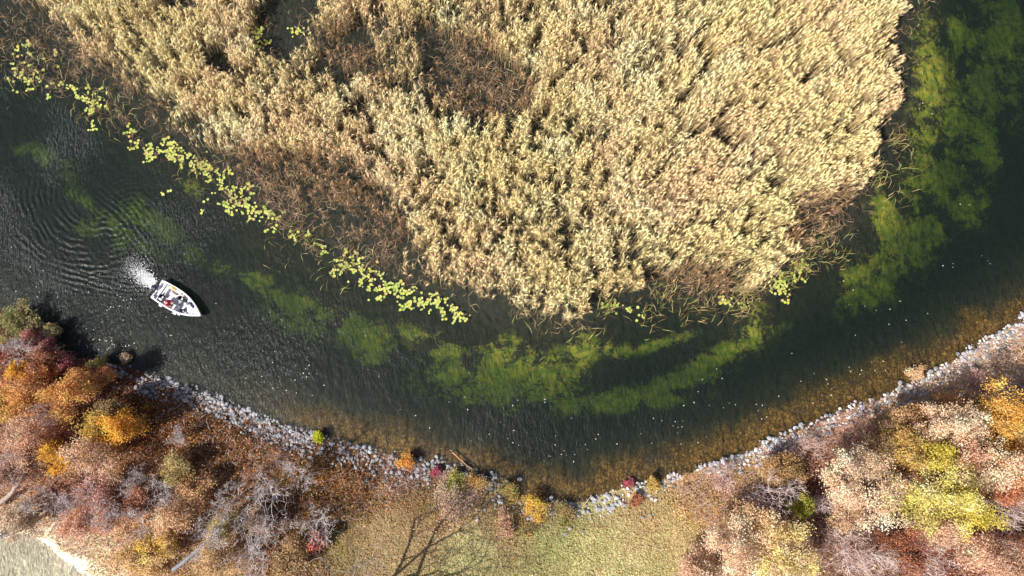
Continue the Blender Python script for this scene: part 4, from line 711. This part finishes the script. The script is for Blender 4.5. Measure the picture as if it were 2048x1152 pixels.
v = inboat('life_vest', lambda bm: (rbox(bm, (1.38, .90, .62), (.22, .26, .10), .04), rbox(bm, (1.60, .88, .62), (.24, .22, .09), .04)), M_ORA, 'orange and yellow life vest lying on the port side of the boat', 'life vest')
part('collar', lambda bm: rbox(bm, (1.24, .90, .64), (.14, .22, .09), .035), M_YEL, v)
inboat('duffel_bag', lambda bm: (rbox(bm, (1.70, .50, .24), (.44, .24, .24), .09, .1, seg=3), rbox(bm, (1.34, .56, .20), (.24, .30, .14), .06, .5)), M_TAUPE, 'taupe bag lying on the boat floor next to the orange vest', 'bag')
inboat('paddle', lambda bm: (cyl(bm, (2.02, .78, .5), (2.52, .60, .52), .02), rbox(bm, (2.56, .585, .52), (.16, .10, .03), .012, -.34)), M_RUST, 'short red paddle beside the black passenger seat', 'paddle')
inboat('backpack', lambda bm: (rbox(bm, (3.04, .40, .42), (.30, .42, .42), .10, .15, seg=3), rbox(bm, (2.92, .42, .40), (.10, .28, .24), .04, .15)), M_BLK, 'black backpack in front of the passenger seat in the boat', 'backpack')
inboat('boat_cushion', lambda bm: (rbox(bm, (3.96, .40, .56), (.84, .30, .13), .05, -.42), rbox(bm, (3.66, .50, .60), (.20, .24, .12), .05, -.42)), M_NAVY, 'long navy cushion on the port side of the bow deck', 'cushion')
inboat('white_bucket', lambda bm: (cyl(bm, (3.32, .22, .47), (3.32, .22, .74), .12, .15, 16), cyl(bm, (3.32, .22, .74), (3.32, .22, .76), .16, .16, 16)), M_HULL, 'white lidded bucket on the bow deck behind the navy cushion', 'bucket')
for x_, l_ in ((2.80, 'white boat fender hanging beside the console'), (3.18, 'small white fender hanging nearest the bow'), (1.20, 'white fender hanging on the starboard side near the person')):
    r_ = .11 if x_ != 3.18 else .07
    inboat('boat_fender', lambda bm: (cyl(bm, (x_ - .15, -bx_(x_) - r_ - .01, .42), (x_ + .15, -bx_(x_) - r_ - .01, .42), r_, r_ * .95, 14), cyl(bm, (x_, -bx_(x_) - .06, .45), (x_, -bx_(x_) + .04, gzb(x_) + .03), .012)), M_HULL, l_, 'fender')
# the person: one skinned body; clothes are children
def skin(name, verts, edges, rad, mat, parent=None, sub=2):
    me = bpy.data.meshes.new(name); me.from_pydata(verts, edges, []); o = bpy.data.objects.new(name, me); COL.objects.link(o); bpy.context.view_layer.update()
    md = o.modifiers.new('skin', 'SKIN'); md.use_smooth_shade = True
    if not me.skin_vertices: me.skin_vertices.new()
    for i, r_ in enumerate(rad): me.skin_vertices[0].data[i].radius = (r_, r_) if not isinstance(r_, tuple) else r_; me.skin_vertices[0].data[i].use_root = (i == 0)
    o.modifiers.new('sub', 'SUBSURF').levels = sub; bpy.context.view_layer.update()
    dg = bpy.context.evaluated_depsgraph_get(); m2 = bpy.data.meshes.new_from_object(o.evaluated_get(dg)); m2.materials.clear(); m2.materials.append(mat)
    o.modifiers.clear(); o.data = m2; m2.name = name; bpy.data.meshes.remove(me); o.parent = parent; return o
px_, py_, pz = 1.72, -.58, .55
V = [(0, 0, 0), (.02, 0, .22), (.04, 0, .42), (.05, 0, .52), (.06, 0, .60), (.075, 0, .69), (.07, 0, .77)]; E = [(i, i + 1) for i in range(6)]; Rr = [(.15, .13), (.15, .12), (.16, .11), .055, .065, .095, .07]
def addc(par, pts, rs):
    q = par
    for p_, r_ in zip(pts, rs): V.append(p_); Rr.append(r_); E.append((q, len(V) - 1)); q = len(V) - 1
    return q
V += [(.165, 0, .675)]; Rr += [.018]; E += [(5, len(V) - 1)]     # nose
for s_ in (1, -1): addc(5, [(.065, .105 * s_, .68)], [.018])        # ears
for s_ in (1, -1):
    addc(0, [(.06, .11 * s_, .0), (.44, .14 * s_, .03), (.50, .14 * s_, -.18), (.48, .14 * s_, -.36), (.60, .15 * s_, -.39)], [.095, .07, .055, .042, .035])
for s_, el_, wr in ((1, (.20, .30, .20), (.44, .26, .20)), (-1, (.16, -.30, .18), (.42, -.20, .20))):
    w_ = addc(2, [(.04, .20 * s_, .40), el_, wr], [.065, .048, .032]); d = Vector(wr) - Vector(el_); d.normalize(); sx = Vector((-d.y, d.x, 0)); W = Vector(wr); pm = W + d * .07
    ip = addc(w_, [tuple(pm)], [(.038, .018)])
    for j, (off, ln) in enumerate(((-.030, .065), (-.010, .078), (.010, .074), (.030, .058))):
        a = pm + sx * off + d * .02; addc(ip, [tuple(a + d * ln * .5), tuple(a + d * ln * .85 + Vector((0, 0, -.03)))], [.009, .008])
    addc(ip, [tuple(W + d * .05 - sx * .045 * s_), tuple(W + d * .09 - sx * .06 * s_ + Vector((0, 0, -.02)))], [.010, .009])
person = skin('person', V, E, Rr, M_SKIN); person.matrix_world = BM @ Matrix.Translation((px_, py_, pz))
tag(person, 'person in crimson jacket and pale cap sitting at the helm of the boat', 'person')
jv = [(0, 0, .02), (.02, 0, .22), (.04, 0, .40), (.05, 0, .49)]; je = [(0, 1), (1, 2), (2, 3)]; jr = [(.25, .23), (.27, .23), (.26, .21), .10]
for s_, el_, wr in ((1, (.20, .30, .20), (.40, .27, .20)), (-1, (.16, -.30, .18), (.36, -.22, .197))):
    b_ = len(jv); jv += [(.04, .21 * s_, .40), el_, wr]; je += [(2, b_), (b_, b_ + 1), (b_ + 1, b_ + 2)]; jr += [.13, .105, .065]
skin('jacket', jv, je, jr, M_RED, person)
tv = [(0, 0, -.01)]; te = []; tr_ = [(.17, .12)]
for s_ in (1, -1):
    b_ = len(tv); tv += [(.08, .11 * s_, .0), (.44, .14 * s_, .035), (.505, .14 * s_, -.18), (.485, .14 * s_, -.33)]; te += [(0, b_), (b_, b_ + 1), (b_ + 1, b_ + 2), (b_ + 2, b_ + 3)]; tr_ += [.11, .085, .07, .06]
skin('trousers', tv, te, tr_, M_KHAKI, person)
def cap(bm):
    bmesh.ops.create_uvsphere(bm, u_segments=16, v_segments=10, radius=.125); bmesh.ops.delete(bm, geom=[v for v in bm.verts if v.co.z < -.02], context='VERTS')
    for v in bm.verts: v.co = Vector((v.co.x * 1.05 + .075, v.co.y * .95, v.co.z * .85 + .72))
    rbox(bm, (.22, 0, .725), (.14, .15, .015), .006)
part('cap', cap, M_CAP, person)
part('hair', lambda bm: rbox(bm, (.02, 0, .69), (.16, .2, .10), .045, seg=3), M_TAUPE, person)
for s_ in (1, -1): part('shoe', lambda bm: rbox(bm, (.56, .145 * s_, -.385), (.26, .10, .09), .035), M_BLK, person)
